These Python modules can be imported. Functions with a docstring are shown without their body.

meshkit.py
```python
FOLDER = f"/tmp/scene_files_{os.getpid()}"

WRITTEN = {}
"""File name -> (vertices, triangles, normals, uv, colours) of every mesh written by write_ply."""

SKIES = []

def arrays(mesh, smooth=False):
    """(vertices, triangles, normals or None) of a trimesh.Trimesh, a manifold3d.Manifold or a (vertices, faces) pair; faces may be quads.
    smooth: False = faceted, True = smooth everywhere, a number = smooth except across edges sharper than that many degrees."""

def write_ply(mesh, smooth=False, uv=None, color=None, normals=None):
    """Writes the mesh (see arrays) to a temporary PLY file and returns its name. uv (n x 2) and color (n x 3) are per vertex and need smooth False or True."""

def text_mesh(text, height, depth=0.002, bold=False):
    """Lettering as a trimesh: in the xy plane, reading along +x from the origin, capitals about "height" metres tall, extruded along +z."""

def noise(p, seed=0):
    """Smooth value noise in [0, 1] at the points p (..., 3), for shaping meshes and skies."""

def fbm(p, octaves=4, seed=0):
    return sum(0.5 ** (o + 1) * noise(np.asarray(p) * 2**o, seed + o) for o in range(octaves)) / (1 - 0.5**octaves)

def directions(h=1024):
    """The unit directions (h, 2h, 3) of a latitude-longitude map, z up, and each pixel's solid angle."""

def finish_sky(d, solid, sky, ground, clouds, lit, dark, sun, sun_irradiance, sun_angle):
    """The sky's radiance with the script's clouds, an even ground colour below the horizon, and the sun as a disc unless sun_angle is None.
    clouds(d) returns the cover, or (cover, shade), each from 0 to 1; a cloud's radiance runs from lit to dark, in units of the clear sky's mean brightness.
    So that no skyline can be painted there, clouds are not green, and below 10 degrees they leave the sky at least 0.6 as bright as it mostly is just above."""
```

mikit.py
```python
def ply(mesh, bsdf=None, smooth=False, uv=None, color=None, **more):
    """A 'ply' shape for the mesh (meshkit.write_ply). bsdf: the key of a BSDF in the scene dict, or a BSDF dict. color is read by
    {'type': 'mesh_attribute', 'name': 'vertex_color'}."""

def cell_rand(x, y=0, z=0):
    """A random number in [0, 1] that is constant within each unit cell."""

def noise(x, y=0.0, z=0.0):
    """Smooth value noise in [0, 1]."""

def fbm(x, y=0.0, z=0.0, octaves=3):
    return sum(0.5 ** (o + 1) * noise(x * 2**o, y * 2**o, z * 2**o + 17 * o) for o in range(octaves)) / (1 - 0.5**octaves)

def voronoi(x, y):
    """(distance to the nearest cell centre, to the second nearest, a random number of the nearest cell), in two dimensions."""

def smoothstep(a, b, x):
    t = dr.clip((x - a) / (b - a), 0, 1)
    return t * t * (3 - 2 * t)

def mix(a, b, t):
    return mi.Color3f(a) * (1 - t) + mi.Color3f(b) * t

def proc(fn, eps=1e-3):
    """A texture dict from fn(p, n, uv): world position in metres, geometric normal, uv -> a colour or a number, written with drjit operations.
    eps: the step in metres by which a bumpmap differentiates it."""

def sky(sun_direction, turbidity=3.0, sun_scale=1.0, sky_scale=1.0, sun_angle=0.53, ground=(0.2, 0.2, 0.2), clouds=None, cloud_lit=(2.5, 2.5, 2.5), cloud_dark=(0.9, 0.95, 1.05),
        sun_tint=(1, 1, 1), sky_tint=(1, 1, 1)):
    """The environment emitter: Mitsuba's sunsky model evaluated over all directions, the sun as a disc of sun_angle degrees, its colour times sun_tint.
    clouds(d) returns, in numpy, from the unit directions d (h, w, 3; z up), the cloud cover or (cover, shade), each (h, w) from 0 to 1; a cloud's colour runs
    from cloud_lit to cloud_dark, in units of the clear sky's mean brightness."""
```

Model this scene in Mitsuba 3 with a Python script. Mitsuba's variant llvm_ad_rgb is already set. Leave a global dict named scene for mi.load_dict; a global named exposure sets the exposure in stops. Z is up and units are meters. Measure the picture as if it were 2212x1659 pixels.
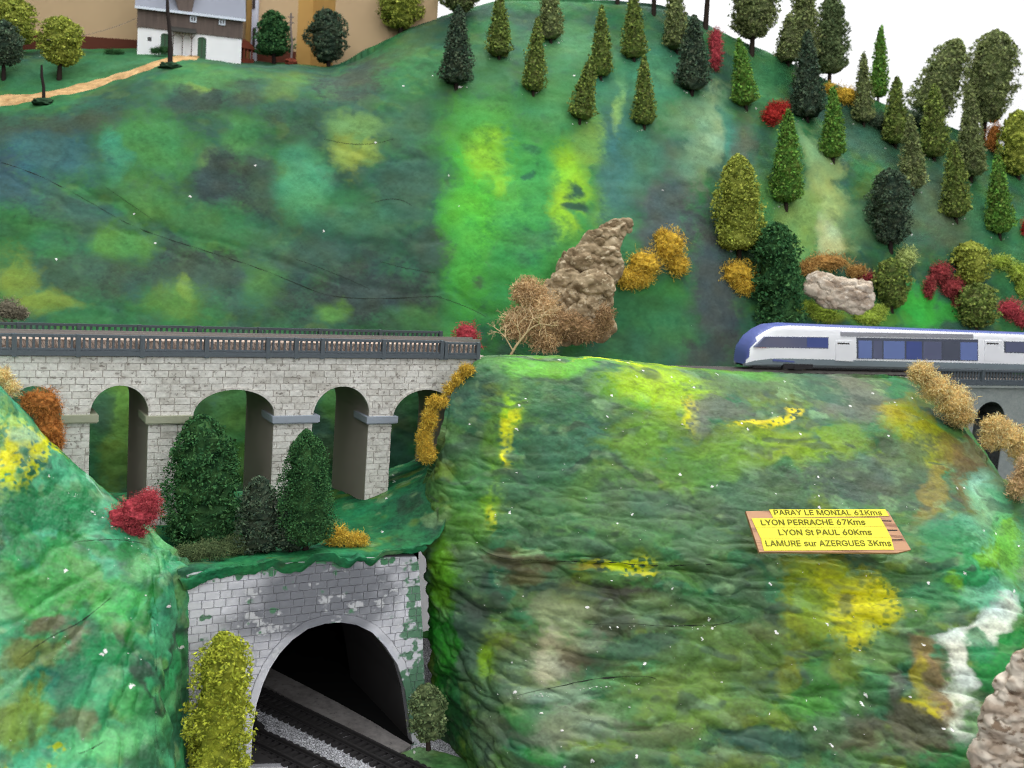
import math
import numpy as np, drjit as dr, trimesh, mitsuba as mi
import mikit, meshkit
from mikit import proc, noise, fbm, voronoi, cell_rand, smoothstep, mix
from meshkit import fbm as nfbm, noise as nnoise, text_mesh
from shapely.geometry import Polygon, box as sbox
from shapely import affinity
from scipy.interpolate import PchipInterpolator
from scipy.ndimage import gaussian_filter
from scipy.spatial import cKDTree

T = mi.ScalarTransform4f
# ------------------------------------------------------------------ camera, lamps, exposure
FOV, PITCH, ROLL = 50.0, math.radians(8), math.radians(4.2)
EYE = np.array([0, 0, .45])
FWD = np.array([0, math.cos(PITCH), -math.sin(PITCH)])
_u0 = np.array([0, math.sin(PITCH), math.cos(PITCH)])
RIGHT = math.cos(ROLL) * np.array([1., 0, 0]) + math.sin(ROLL) * _u0
UP = -math.sin(ROLL) * np.array([1., 0, 0]) + math.cos(ROLL) * _u0
F = 1106 / math.tan(math.radians(FOV / 2))          # focal length in pixels of a 2212 x 1659 picture
exposure = 0.0
K = 1.25                                            # how bright a white surface turns out: colours seen / K = base colours
scene, labels = {}, {}
scene['camera'] = dict(type='thinlens', fov=FOV, near_clip=.01, far_clip=30., aperture_radius=.0021, focus_distance=1.0,
                       to_world=T().look_at(origin=EYE.tolist(), target=(EYE + FWD).tolist(), up=UP.tolist()))


def lamp(key, centre, target, sx, sy, rad, label):
    scene[key] = dict(type='rectangle', to_world=T().look_at(origin=centre, target=target, up=[0, 1, .01]) @ T().scale([sx, sy, 1]),
                      emitter=dict(type='area', radiance=dict(type='rgb', value=rad)), bsdf=dict(type='diffuse', reflectance=dict(type='rgb', value=.8)))
    labels[key] = dict(label=label, category='lamp')


lamp('ceiling_light', [.2, .45, 2.3], [.2, .7, 0], 1.7, 1.1, [2.7, 2.72, 2.78], 'wide white ceiling light panel hanging over the model layout')
lamp('added_fill_light', [.9, -1.9, 1.9], [0, 1.0, .35], 2.4, 1.4, [2.6, 2.66, 2.74], 'added wide fill light panel behind the viewer')  # added unseen panel that lifts the shadows from the camera side
lamp('added_wall_light', [.6, 2.2, 2.6], [.7, 2.7, .3], 1.2, .25, [22, 22, 22.3], 'added unseen strip light whitening the wall behind the layout')  # added lamp out of view that burns the wall out to white


# ------------------------------------------------------------------ helpers
def ray(u, v):
    return FWD + (u - 1106) / F * RIGHT - (v - 829.5) / F * UP


def at(u, v, Y):
    d = ray(u, v)
    return EYE + d * (Y / d[1])


def on_plane(u, v, O, n):
    d = ray(u, v)
    return EYE + d * (np.dot(O - EYE, n) / np.dot(d, n))


def project(P):
    q = np.asarray(P) - EYE
    w = q @ FWD
    return np.stack([1106 + F * (q @ RIGHT) / w, 829.5 - F * (q @ UP) / w], -1)


def lin(c):
    c = np.asarray(c, float) / 255
    return np.where(c < .04045, c / 12.92, ((c + .055) / 1.055) ** 2.4)


def C(*c):
    return np.clip(lin(c) / K, 0, .92)


def CF(*c):
    return mi.Color3f(*[float(x) for x in C(*c)])


def rgb(*c):
    return dict(type='rgb', value=C(*c).tolist())


def numbered(key):
    if key not in USED:
        USED.add(key)
        return key
    i = NEXT.get(key, 1)
    while f'{key}_{i:03d}' in USED:
        i += 1
    NEXT[key] = i + 1
    USED.add(f'{key}_{i:03d}')
    return f'{key}_{i:03d}'


USED, NEXT = set(), {}


def thing(name, label, cat, group=None, kind=None):
    key = numbered(name)
    labels[key] = {'label': label, 'category': cat}
    if group:
        labels[key]['group'] = group
    if kind:
        labels[key]['kind'] = kind
    return key


def part(name, mesh, bsdf, parent, smooth=False, color=None, label=None, kind=None):
    key = numbered(parent + '__' + name)
    scene[key] = mikit.ply(mesh, bsdf, smooth, color=color)
    if label or kind:
        labels[key] = {k: v for k, v in (('label', label), ('kind', kind)) if v}
    return key


def single(key, mesh, bsdf, smooth=False, color=None):
    scene[key] = mikit.ply(mesh, bsdf, smooth, color=color)


def struct(name, mesh, bsdf, label, smooth=True, kind='structure'):
    key = numbered(name)
    scene[key] = mikit.ply(mesh, bsdf, smooth)
    labels[key] = {'label': label, 'kind': kind}
    return key


class Frame:
    """An upright plane in the world: s runs along it, d away behind it, z up."""

    def __init__(self, O, deg):
        t = math.radians(deg)
        self.O = np.array([O[0], O[1], 0.0])
        self.a, self.n = np.array([math.cos(t), math.sin(t), 0]), np.array([math.sin(t), -math.cos(t), 0])
        self.b = -self.n

    def px(self, u, v, d=0.0):
        p = on_plane(u, v, self.O + self.b * d, self.n) - self.O
        return np.array([p @ self.a, p[2]])

    def w(self, s, d, z):
        s, d, z = np.broadcast_arrays(np.asarray(s, float), d, z)
        return self.O + s[..., None] * self.a + d[..., None] * self.b + z[..., None] * np.array([0, 0, 1.])


CUBE_F = np.array([[0, 1, 3, 2], [4, 6, 7, 5], [0, 4, 5, 1], [2, 3, 7, 6], [0, 2, 6, 4], [1, 5, 7, 3]])


class MB:
    def __init__(self):
        self.V, self.F, self.C, self.n = [], [], [], 0

    def add(self, v, f, c=None):
        v, f = np.asarray(v, float), np.asarray(f, int)
        if f.shape[1] == 4:
            f = np.vstack([f[:, [0, 1, 2]], f[:, [0, 2, 3]]])
        self.V.append(v)
        self.F.append(f + self.n)
        self.n += len(v)
        if c is not None:
            self.C.append(np.broadcast_to(c, (len(v), 3)))
        return self

    def fbox(self, fr, s0, s1, d0, d1, z0, z1):
        g = np.array([[s, d, z] for s in (s0, s1) for d in (d0, d1) for z in (z0, z1)])
        return self.add(fr.w(g[:, 0], g[:, 1], g[:, 2]), CUBE_F)

    def prism(self, fr, poly, d0, d1, shrink=1.0):
        """The polygon (s, z) of shapely pushed from d0 (front) to d1; the front face scaled by shrink."""
        for g in getattr(poly, 'geoms', [poly]):
            m = trimesh.creation.extrude_polygon(g, 1.0, engine='earcut')
            v = np.array(m.vertices)
            c = np.array(g.centroid.coords[0])
            front = v[:, 2] < .5
            xy = np.where(front[:, None], c + (v[:, :2] - c) * shrink, v[:, :2])
            self.add(fr.w(xy[:, 0], np.where(front, d0, d1), xy[:, 1]), m.faces)
        return self

    def tube(self, pts, rad, n=8):
        pts = np.asarray(pts, float)
        rad = np.broadcast_to(rad, len(pts))
        t = np.gradient(pts, axis=0)
        t /= np.linalg.norm(t, axis=1, keepdims=True)
        x = np.cross(t, [.31, .87, .2])
        x /= np.linalg.norm(x, axis=1, keepdims=True)
        y = np.cross(t, x)
        an = np.arange(n) * 2 * np.pi / n
        v = (pts[:, None] + rad[:, None, None] * (np.cos(an)[None, :, None] * x[:, None] + np.sin(an)[None, :, None] * y[:, None])).reshape(-1, 3)
        i, j = np.meshgrid(np.arange(len(pts) - 1), np.arange(n), indexing='ij')
        k = (j + 1) % n
        f = np.stack([i * n + j, i * n + k, (i + 1) * n + k, (i + 1) * n + j], -1).reshape(-1, 4)
        f = np.vstack([f[:, [0, 1, 2]], f[:, [0, 2, 3]], [[0, q + 1, q] for q in range(1, n - 1)], [[(len(pts) - 1) * n + e for e in (0, q, q + 1)] for q in range(1, n - 1)]])
        return self.add(v, f)

    @property
    def mesh(self):
        return np.vstack(self.V), np.vstack(self.F)

    @property
    def color(self):
        return np.vstack(self.C)


# ------------------------------------------------------------------ terrain sheets: smooth surfaces through control points
SHEETS = {}


def sheet(name, rows, nu, nv, disp=None, soft=1.0):
    """rows: lists of (u, v, Y). Interpolated both ways, softened, then pushed along its normals by disp(points)."""
    g = np.array([[at(*c) for c in r] for r in rows])
    a = PchipInterpolator(np.arange(g.shape[0]), g, axis=0)(np.linspace(0, g.shape[0] - 1, nv))
    a = PchipInterpolator(np.arange(g.shape[1]), a, axis=1)(np.linspace(0, g.shape[1] - 1, nu))
    if soft:
        a = np.stack([gaussian_filter(a[..., k], soft, mode='nearest') for k in range(3)], -1)
    nrm = np.cross(np.gradient(a, axis=1), np.gradient(a, axis=0))
    nrm /= np.maximum(np.linalg.norm(nrm, axis=-1, keepdims=True), 1e-12)
    nrm *= np.where((nrm * (EYE - a)).sum(-1, keepdims=True) < 0, -1, 1)
    if disp is not None:
        a = a + nrm * disp(a)[..., None]
    v = a.reshape(-1, 3)
    i, j = np.meshgrid(np.arange(nv - 1), np.arange(nu - 1), indexing='ij')
    k = i * nu + j
    f = np.stack([k, k + 1, k + nu + 1, k + nu], -1).reshape(-1, 4)
    SHEETS[name] = (v, cKDTree(project(v)))
    return v, f


def hit(u, v, name):
    """Where the line of sight of a pixel meets the sheet."""
    V, tree = SHEETS[name]
    dist, idx = tree.query([u, v], k=16)
    y = V[idx, 1]
    near = y < y[dist < dist[0] + 4].min() + .02
    w = near / (dist + .3) ** 3
    p = (V[idx] * w[:, None]).sum(0) / w.sum()
    return at(u, v, p[1]) if dist[0] < 6 else p


def ridged(p, f, seed=0, octv=3):
    n = nfbm(p * f, octv, seed)
    return (1 - np.abs(2 * n - 1)) ** 5


def groove(p, line, width, depth, seed=3):
    """A crease along a polyline given in (x, z) of the world."""
    q = p[..., [0, 2]] + (np.stack([nfbm(p * 25, 3, seed), nfbm(p * 25, 3, seed + 9)], -1) - .5) * .02
    best = np.full(q.shape[:-1], 9.)
    for a, b in zip(line[:-1], line[1:]):
        ab = b - a
        t = np.clip(((q - a) @ ab) / (ab @ ab), 0, 1)
        best = np.minimum(best, np.linalg.norm(q - a - t[..., None] * ab, axis=-1))
    return -depth * np.exp(-(best / width) ** 2)


def L(*r):
    return list(r)


U_H = [-300, 0, 200, 370, 530, 700, 900, 1150, 1400, 1600, 1800, 2000, 2212, 2500]


def hrow(vs, Ys, us=U_H):
    return [(u, v, y) for u, v, y in zip(us, vs, Ys)]


hill_rows = [
    hrow([1090, 1110, 1120, 1130, 1130, 1130, 1110, 1100] + [900] * 6, [.995, 1.02, 1.05, 1.08, 1.115, 1.145, 1.19, 1.24, 1.28, 1.33, 1.37, 1.42, 1.48, 1.58]),
    hrow([900] * 7 + [850] + [820] * 6, [1.035, 1.06, 1.09, 1.12, 1.15, 1.18, 1.22, 1.255, 1.29, 1.34, 1.39, 1.44, 1.50, 1.60]),
    hrow([740] * 14, [1.09, 1.11, 1.14, 1.165, 1.195, 1.225, 1.255, 1.28, 1.31, 1.36, 1.42, 1.47, 1.53, 1.63]),
    hrow([560, 560, 560, 560, 560, 560, 560, 570, 580, 600, 620, 640, 640, 640], [1.15, 1.17, 1.20, 1.23, 1.255, 1.28, 1.30, 1.32, 1.35, 1.40, 1.46, 1.51, 1.57, 1.66]),
    hrow([420, 400, 390, 380, 380, 380, 370, 380, 400, 430, 470, 500, 520, 540], [1.21, 1.23, 1.26, 1.285, 1.31, 1.33, 1.36, 1.385, 1.42, 1.46, 1.51, 1.56, 1.61, 1.70]),
    hrow([310, 265, 240, 195, 200, 215, 190, 190, 210, 270, 320, 380, 430, 460], [1.275, 1.295, 1.32, 1.36, 1.38, 1.40, 1.43, 1.465, 1.50, 1.53, 1.575, 1.62, 1.67, 1.75]),
    hrow([220, 195, 170, 140, 148, 172, 100, 70, 90, 170, 250, 310, 370, 400], [1.37, 1.39, 1.42, 1.43, 1.45, 1.46, 1.52, 1.56, 1.58, 1.60, 1.64, 1.68, 1.73, 1.81]),
    hrow([150, 128, 120, 113, 134, 146, 57, -4, 10, 88, 180, 258, 325, 350], [1.48, 1.49, 1.51, 1.52, 1.53, 1.54, 1.60, 1.64, 1.65, 1.66, 1.69, 1.73, 1.78, 1.86]),
    hrow([130, 106, 104, 106, 134, 160, 90, 40, 60, 130, 220, 290, 360, 380], [1.75, 1.75, 1.75, 1.75, 1.75, 1.75, 1.76, 1.78, 1.80, 1.82, 1.85, 1.88, 1.92, 2.0]),
]
CREASES = [[(-40, 340), (60, 385), (200, 460), (330, 500), (480, 515), (590, 555), (720, 600), (860, 632), (960, 632), (1070, 672), (1130, 690)],
           [(180, 400), (290, 440), (360, 520), (470, 560)], [(700, 300), (780, 345), (900, 330)], [(860, 500), (900, 515), (950, 512)], [(930, 590), (1000, 640), (1050, 690)]]


def hill_disp(p):
    d = .010 * (nfbm(p * 9, 3, 5) - .5) + .005 * (nfbm(p * 28, 3, 6) - .5) + .0016 * (nfbm(p * 90, 3, 7) - .5)
    d = d - .0012 * ridged(p * np.array([.6, 1, 1.4]), 16, 8)
    for k, line in enumerate(CREASES):
        d = d + groove(p, [at(u, v, 1.28)[[0, 2]] for u, v in line], .0030, .0012, 3 + k)
    return d


emb_rows = [
    L((1010, 800, 1.16), (1040, 776, 1.14), (1130, 772, 1.15), (1300, 778, 1.17), (1500, 802, 1.18), (1700, 810, 1.215), (1900, 817, 1.26), (2010, 830, 1.33), (2212, 1090, 1.30), (2420, 1250, 1.30)),
    L((1002, 830, 1.13), (1036, 779, 1.065), (1130, 774, 1.075), (1300, 780, 1.10), (1500, 801, 1.135), (1700, 811, 1.175), (1900, 817, 1.22), (1995, 838, 1.24), (2190, 1060, 1.10), (2400, 1200, 1.06)),
    L((985, 930, 1.12), (968, 872, 1.03), (1110, 860, 1.03), (1290, 862, 1.05), (1500, 874, 1.08), (1700, 884, 1.11), (1900, 890, 1.14), (2040, 925, 1.16), (2200, 1120, 1.06), (2400, 1260, 1.02)),
    L((935, 1015, 1.06), (950, 985, 1.0), (1100, 980, .995), (1290, 985, 1.01), (1500, 985, 1.03), (1700, 988, 1.05), (1900, 992, 1.08), (2060, 1020, 1.09), (2210, 1190, 1.02), (2400, 1320, .98)),
    L((902, 1085, 1.01), (955, 1085, .972), (1090, 1098, .96), (1290, 1100, .972), (1500, 1100, .985), (1700, 1100, 1.0), (1900, 1100, 1.02), (2075, 1110, 1.02), (2220, 1260, .985), (2400, 1380, .95)),
    L((899, 1178, .962), (950, 1190, .938), (1080, 1196, .925), (1290, 1202, .932), (1500, 1210, .942), (1700, 1210, .955), (1900, 1205, .965), (2080, 1205, .965), (2225, 1320, .94), (2400, 1440, .91)),
    L((906, 1212, .957), (950, 1232, .93), (1078, 1240, .920), (1290, 1250, .926), (1500, 1260, .930), (1700, 1265, .940), (1900, 1270, .945), (2080, 1280, .940), (2225, 1380, .915), (2400, 1480, .885)),
    L((914, 1360, .955), (950, 1380, .92), (1075, 1390, .895), (1290, 1395, .89), (1500, 1400, .895), (1700, 1400, .90), (1900, 1400, .90), (2070, 1410, .89), (2220, 1470, .87), (2400, 1540, .85)),
    L((925, 1490, .955), (965, 1510, .91), (1070, 1520, .86), (1290, 1530, .845), (1500, 1530, .85), (1700, 1530, .86), (1900, 1530, .86), (2060, 1530, .85), (2215, 1560, .83), (2400, 1620, .81)),
    L((938, 1612, .955), (990, 1640, .91), (1070, 1660, .83), (1290, 1665, .805), (1500, 1665, .81), (1700, 1665, .82), (1900, 1660, .82), (2050, 1660, .81), (2212, 1670, .79), (2400, 1700, .77)),
    L((945, 1670, .95), (1010, 1780, .90), (1090, 1860, .80), (1290, 1860, .76), (1500, 1860, .77), (1700, 1860, .78), (1900, 1860, .78), (2050, 1860, .77), (2212, 1860, .75), (2400, 1860, .73)),
]
EMB_FOLDS = [[(1030, 1180), (1110, 1206), (1220, 1204), (1330, 1216), (1420, 1210)], [(1100, 1340), (1260, 1352), (1420, 1356), (1560, 1360)], [(1085, 1500), (1200, 1480), (1330, 1460), (1440, 1462)],
             [(1500, 1240), (1650, 1290), (1760, 1300)], [(1200, 1260), (1350, 1290), (1480, 1270), (1600, 1330)]]


def emb_disp(p):
    low = np.clip((1.02 - p[..., 1]) / .08, 0, 1)          # the lower bank is the crumpled one
    d = .008 * (nfbm(p * 12, 3, 15) - .5) + .004 * (nfbm(p * 40, 3, 16) - .5) + .0016 * (nfbm(p * 130, 2, 17) - .5)
    q = p * np.array([.45, .8, 1.5])
    c_, s_ = math.cos(.45), math.sin(.45)
    q2 = np.stack([(p[..., 0] * c_ - p[..., 2] * s_) * .40, p[..., 1] * .8, (p[..., 0] * s_ + p[..., 2] * c_) * 1.3], -1)
    wr = np.clip(nfbm(p * 9, 2, 23) * 4 - 1.5, 0, 1)
    d = d - (.0006 + .0060 * low) * (wr * ridged(q, 17, 18, 3) + (1 - wr) * ridged(q2, 19, 24, 3)) + low * .003 * (nfbm(q * 60, 3, 19) - .5) - (.0006 + .003 * low) * ridged(q, 55, 20, 2)
    for k, line in enumerate(EMB_FOLDS):
        d = d + groove(p, [at(u, v, .94 if k == 0 else .89)[[0, 2]] for u, v in line], .0028, .0018, 30 + k)
    return d


left_rows = [
    L((-280, 660, .95), (10, 870, .95), (110, 985, .94), (215, 1075, .93), (300, 1140, .92), (355, 1188, .885), (410, 1232, .850)),
    L((-260, 640, .80), (0, 838, .81), (100, 952, .825), (205, 1046, .838), (292, 1122, .845), (350, 1176, .842), (412, 1226, .834)),
    L((-250, 800, .75), (0, 960, .77), (100, 1055, .79), (200, 1130, .805), (282, 1180, .812), (346, 1224, .812), (414, 1300, .832)),
    L((-250, 1000, .715), (0, 1130, .73), (100, 1200, .75), (195, 1252, .768), (287, 1290, .775), (354, 1335, .790), (417, 1400, .830)),
    L((-250, 1200, .69), (0, 1300, .70), (100, 1345, .718), (190, 1385, .734), (290, 1415, .745), (360, 1450, .765), (419, 1500, .828)),
    L((-250, 1400, .655), (0, 1470, .665), (100, 1495, .69), (190, 1515, .705), (292, 1535, .720), (364, 1560, .745), (421, 1590, .826)),
    L((-250, 1650, .62), (0, 1680, .63), (100, 1690, .65), (200, 1690, .67), (296, 1690, .69), (370, 1690, .725), (424, 1690, .824)),
    L((-250, 1900, .58), (0, 1900, .59), (100, 1900, .60), (200, 1900, .62), (300, 1900, .65), (376, 1850, .70), (426, 1760, .822)),
]
LEFT_FOLDS = [[(40, 1420), (130, 1355), (190, 1330), (260, 1280)], [(300, 1200), (315, 1320), (330, 1460), (340, 1600)], [(150, 1170), (250, 1168), (330, 1180)], [(20, 1260), (140, 1250), (240, 1215)], [(262, 1260), (285, 1400), (290, 1520)]]


def left_disp(p):
    d = .008 * (nfbm(p * 12, 3, 25) - .5) + .005 * (nfbm(p * 40, 3, 26) - .5) + .0014 * (nfbm(p * 130, 2, 27) - .5)
    d = d - .0015 * ridged(p * np.array([1.3, .8, .6]), 22, 28)
    d = d - np.clip((p[..., 0] + .285) / .03, 0, 1) * .0045 * ridged(p * np.array([2.2, 1.4, .30]), 24, 29)
    for k, line in enumerate(LEFT_FOLDS):
        d = d + groove(p, [at(u, v, .79)[[0, 2]] for u, v in line], .0025, .0014, 60 + k)
    return d


VIA = Frame(at(1030, 780, 1.10), 29.4)              # front of the viaduct
POR = Frame(at(905, 1200, .93), 30.0)               # front of the tunnel portal
TRK = Frame(at(1600, 800, 1.229), 24.0)             # near side of the train


def por3(u, v, d=0.0):
    s, z = POR.px(u, v, d)
    return (u, v, POR.w(s, d, z)[1])


rav_rows = [
    L(*[por3(u, v, -.006) for u, v in ((398, 1262), (420, 1260), (560, 1240), (700, 1222), (800, 1213), (893, 1205), (915, 1200))]),
    L(*[por3(u, v, -.008) for u, v in ((390, 1244), (420, 1240), (560, 1219), (700, 1205), (800, 1200), (893, 1190), (930, 1180))]),
    L(*[por3(u, v, .012) for u, v in ((380, 1228), (420, 1222), (560, 1205), (700, 1192), (800, 1186), (905, 1170), (960, 1140))]),
    L((310, 1180, .885), (415, 1190, .91), (560, 1176, .935), (700, 1160, .96), (800, 1138, .985), (905, 1090, .995), (980, 1040, 1.0)),
    L((300, 1140, .93), (410, 1140, .955), (560, 1128, .985), (700, 1112, 1.01), (800, 1082, 1.035), (905, 1035, 1.04), (985, 990, 1.04)),
    L((240, 1090, 1.0), (400, 1090, 1.03), (560, 1080, 1.06), (700, 1068, 1.09), (800, 1045, 1.11), (905, 1010, 1.11), (985, 970, 1.10)),
    L((100, 1040, 1.12), (400, 1050, 1.15), (560, 1045, 1.18), (700, 1035, 1.21), (800, 1015, 1.22), (905, 985, 1.22), (990, 950, 1.22)),
]


def rav_disp(p):
    return .006 * (nfbm(p * 25, 3, 45) - .5) + .003 * (nfbm(p * 80, 3, 46) - .5)


hill_mesh = sheet('hill', hill_rows, 560, 380, hill_disp, 4)
emb_mesh = sheet('bank', emb_rows, 460, 420, emb_disp, 4)
left_mesh = sheet('slope', left_rows, 260, 300, left_disp, 4)
rav_mesh = sheet('ravine', rav_rows, 260, 150, rav_disp, 1)
_v = rav_mesh[0]
_q = (_v - POR.O) @ POR.b                                # paint and plaster run down over the portal front
_dr = np.clip((.004 - _q) / .006, 0, 1) * (.012 * np.maximum(nfbm(np.stack([_v[:, 0] * 55, _v[:, 1] * 55, 0 * _v[:, 0]], -1), 3, 91) - .46, -.1) * 2.2)
_v[:, 2] -= _dr
_v -= POR.n * (np.clip((.002 - _q) / .004, 0, 1) * .0035)[:, None]


# ------------------------------------------------------------------ paint on the plaster
def daub_list(name, daubs, sat=1.15, gain=.82):
    out = []
    for u, v, ru, rv, rot, col, op in daubs:
        if min(col[:2]) > 140 and col[2] < 100:
            ru, rv, op = ru * 1.2, rv * 1.2, min(1, op + .12)
        c = hit(u, v, name)
        e = 8.0
        Ju = (hit(u + e, v, name) - hit(u - e, v, name)) / (2 * e)
        Jv = (hit(u, v + e, name) - hit(u, v - e, name)) / (2 * e)
        px = c[1] / F
        J = np.array([[Ju[0], Jv[0]], [Ju[2], Jv[2]]])
        if abs(np.linalg.det(J)) < .15 * px * px or np.abs(J).max() > 4 * px:
            J = np.array([[px, 0], [0, -px]])
        t = math.radians(rot)
        Rm = np.array([[math.cos(t), math.sin(t)], [-math.sin(t), math.cos(t)]])
        out.append((c[0], c[2], np.diag([1 / ru, 1 / rv]) @ Rm @ np.linalg.inv(J), CP(*col, sat=sat, gain=gain), op, min(col[:2]) > 170 and col[2] < 100))
    return out


def CP(*c, sat=1.15, gain=.82):
    """A paint colour; the photographed one is paler by the gloss on it."""
    a = C(*c)
    l = a @ [.3, .6, .1]
    return mi.Color3f(*[float(max(x, .004)) for x in (l + sat * (a - l)) * gain])


def paint_fn(base1, base2, daubs, speck=1.0, warp=.028, streak=(40, 40, 40), rich=.5, grain=1.0, soft=(1.2, .55), lights=1.0):
    b1, b2 = CP(*base1), CP(*base2)
    dark, olive, pale, teal = CP(50, 66, 56), CP(120, 136, 46), CP(130, 160, 116), CP(40, 118, 82)
    white = CF(225, 222, 218)

    def fn(p, n, uv):
        x, y, z = p.x, p.y, p.z
        w1, w2 = fbm(x * 22, y * 22, z * 22, 3) - .5, fbm(x * 22 + 50, y * 22, z * 22 + 9, 3) - .5
        f1 = fbm(x * 75, y * 75, z * 75, 3) - .5
        f2 = noise(x * 330, y * 330, z * 330) - .5
        f3 = noise(x * 700, y * 700, z * 700) - .5
        st = fbm(x * streak[0] + 4 * w1, y * streak[1], z * streak[2] + 4 * w2, 3) - .5
        qx, qz = x + warp * w1 + .010 * f1, z + warp * w2 + .010 * st
        col = mix(b1, b2, smoothstep(.35, .65, fbm(x * 14 + 5, y * 14, z * 14, 3) + .3 * f1))
        m1, m2 = fbm(x * 34 + 3, y * 34, z * 34, 3) + .3 * st, fbm(x * 40, y * 40 + 8, z * 40, 3) + .3 * st
        m3 = fbm(x * 60, y * 60, z * 60 + 11, 3) + .25 * st
        col = mix(col, dark, rich * smoothstep(.46, .32, m1))
        col = mix(col, olive, rich * .8 * smoothstep(.56, .70, m2))
        col = mix(col, teal, rich * .7 * smoothstep(.42, .30, m2))
        col = mix(col, pale, lights * rich * .8 * smoothstep(.60, .74, m3))
        edge = f1 * .55 + f2 * .30 + st * .7
        for cx, cz, M, c, op, dry in daubs:
            dx, dz = qx - float(cx), qz - float(cz)
            a, b = float(M[0, 0]) * dx + float(M[0, 1]) * dz, float(M[1, 0]) * dx + float(M[1, 1]) * dz
            d = dr.sqrt(a * a + b * b) + edge
            t = float(op) * smoothstep(*soft, d)
            if dry:
                t = t * smoothstep(-.10, .10, f2 * .8 + f1 * .5 + st * .3 + .08 + .22 * (.8 - d))
            col = mix(col, c, t)
        col = mix(col, dark, 1.1 * rich * smoothstep(.10, .26, st) * smoothstep(.40, .56, m1))
        col = mix(col, dark, .35 * rich * smoothstep(.46, .32, m1))
        col = mix(col, pale, lights * .4 * rich * smoothstep(.60, .74, m3))
        hue = noise(x * 48 + 31, y * 48, z * 48) - .5
        col = col * mi.Color3f(1 - .25 * hue, 1 + .08 * hue, 1 + .4 * hue) * (1 + grain * (.5 * f1 + .45 * f2 + .35 * f3) + .6 * st)
        d1, d2, r = voronoi(x * 90 + y * 13, z * 90 + y * 29)
        size = .09 * (r - .86) / .14 + .025
        chip = smoothstep(size, size * .6, d1 + .2 * f2 + .25 * f3) * dr.select(r > 1 - .14 * speck, 1., 0.)
        return mix(dr.maximum(col, .003), white, .85 * chip)
    return fn


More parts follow.
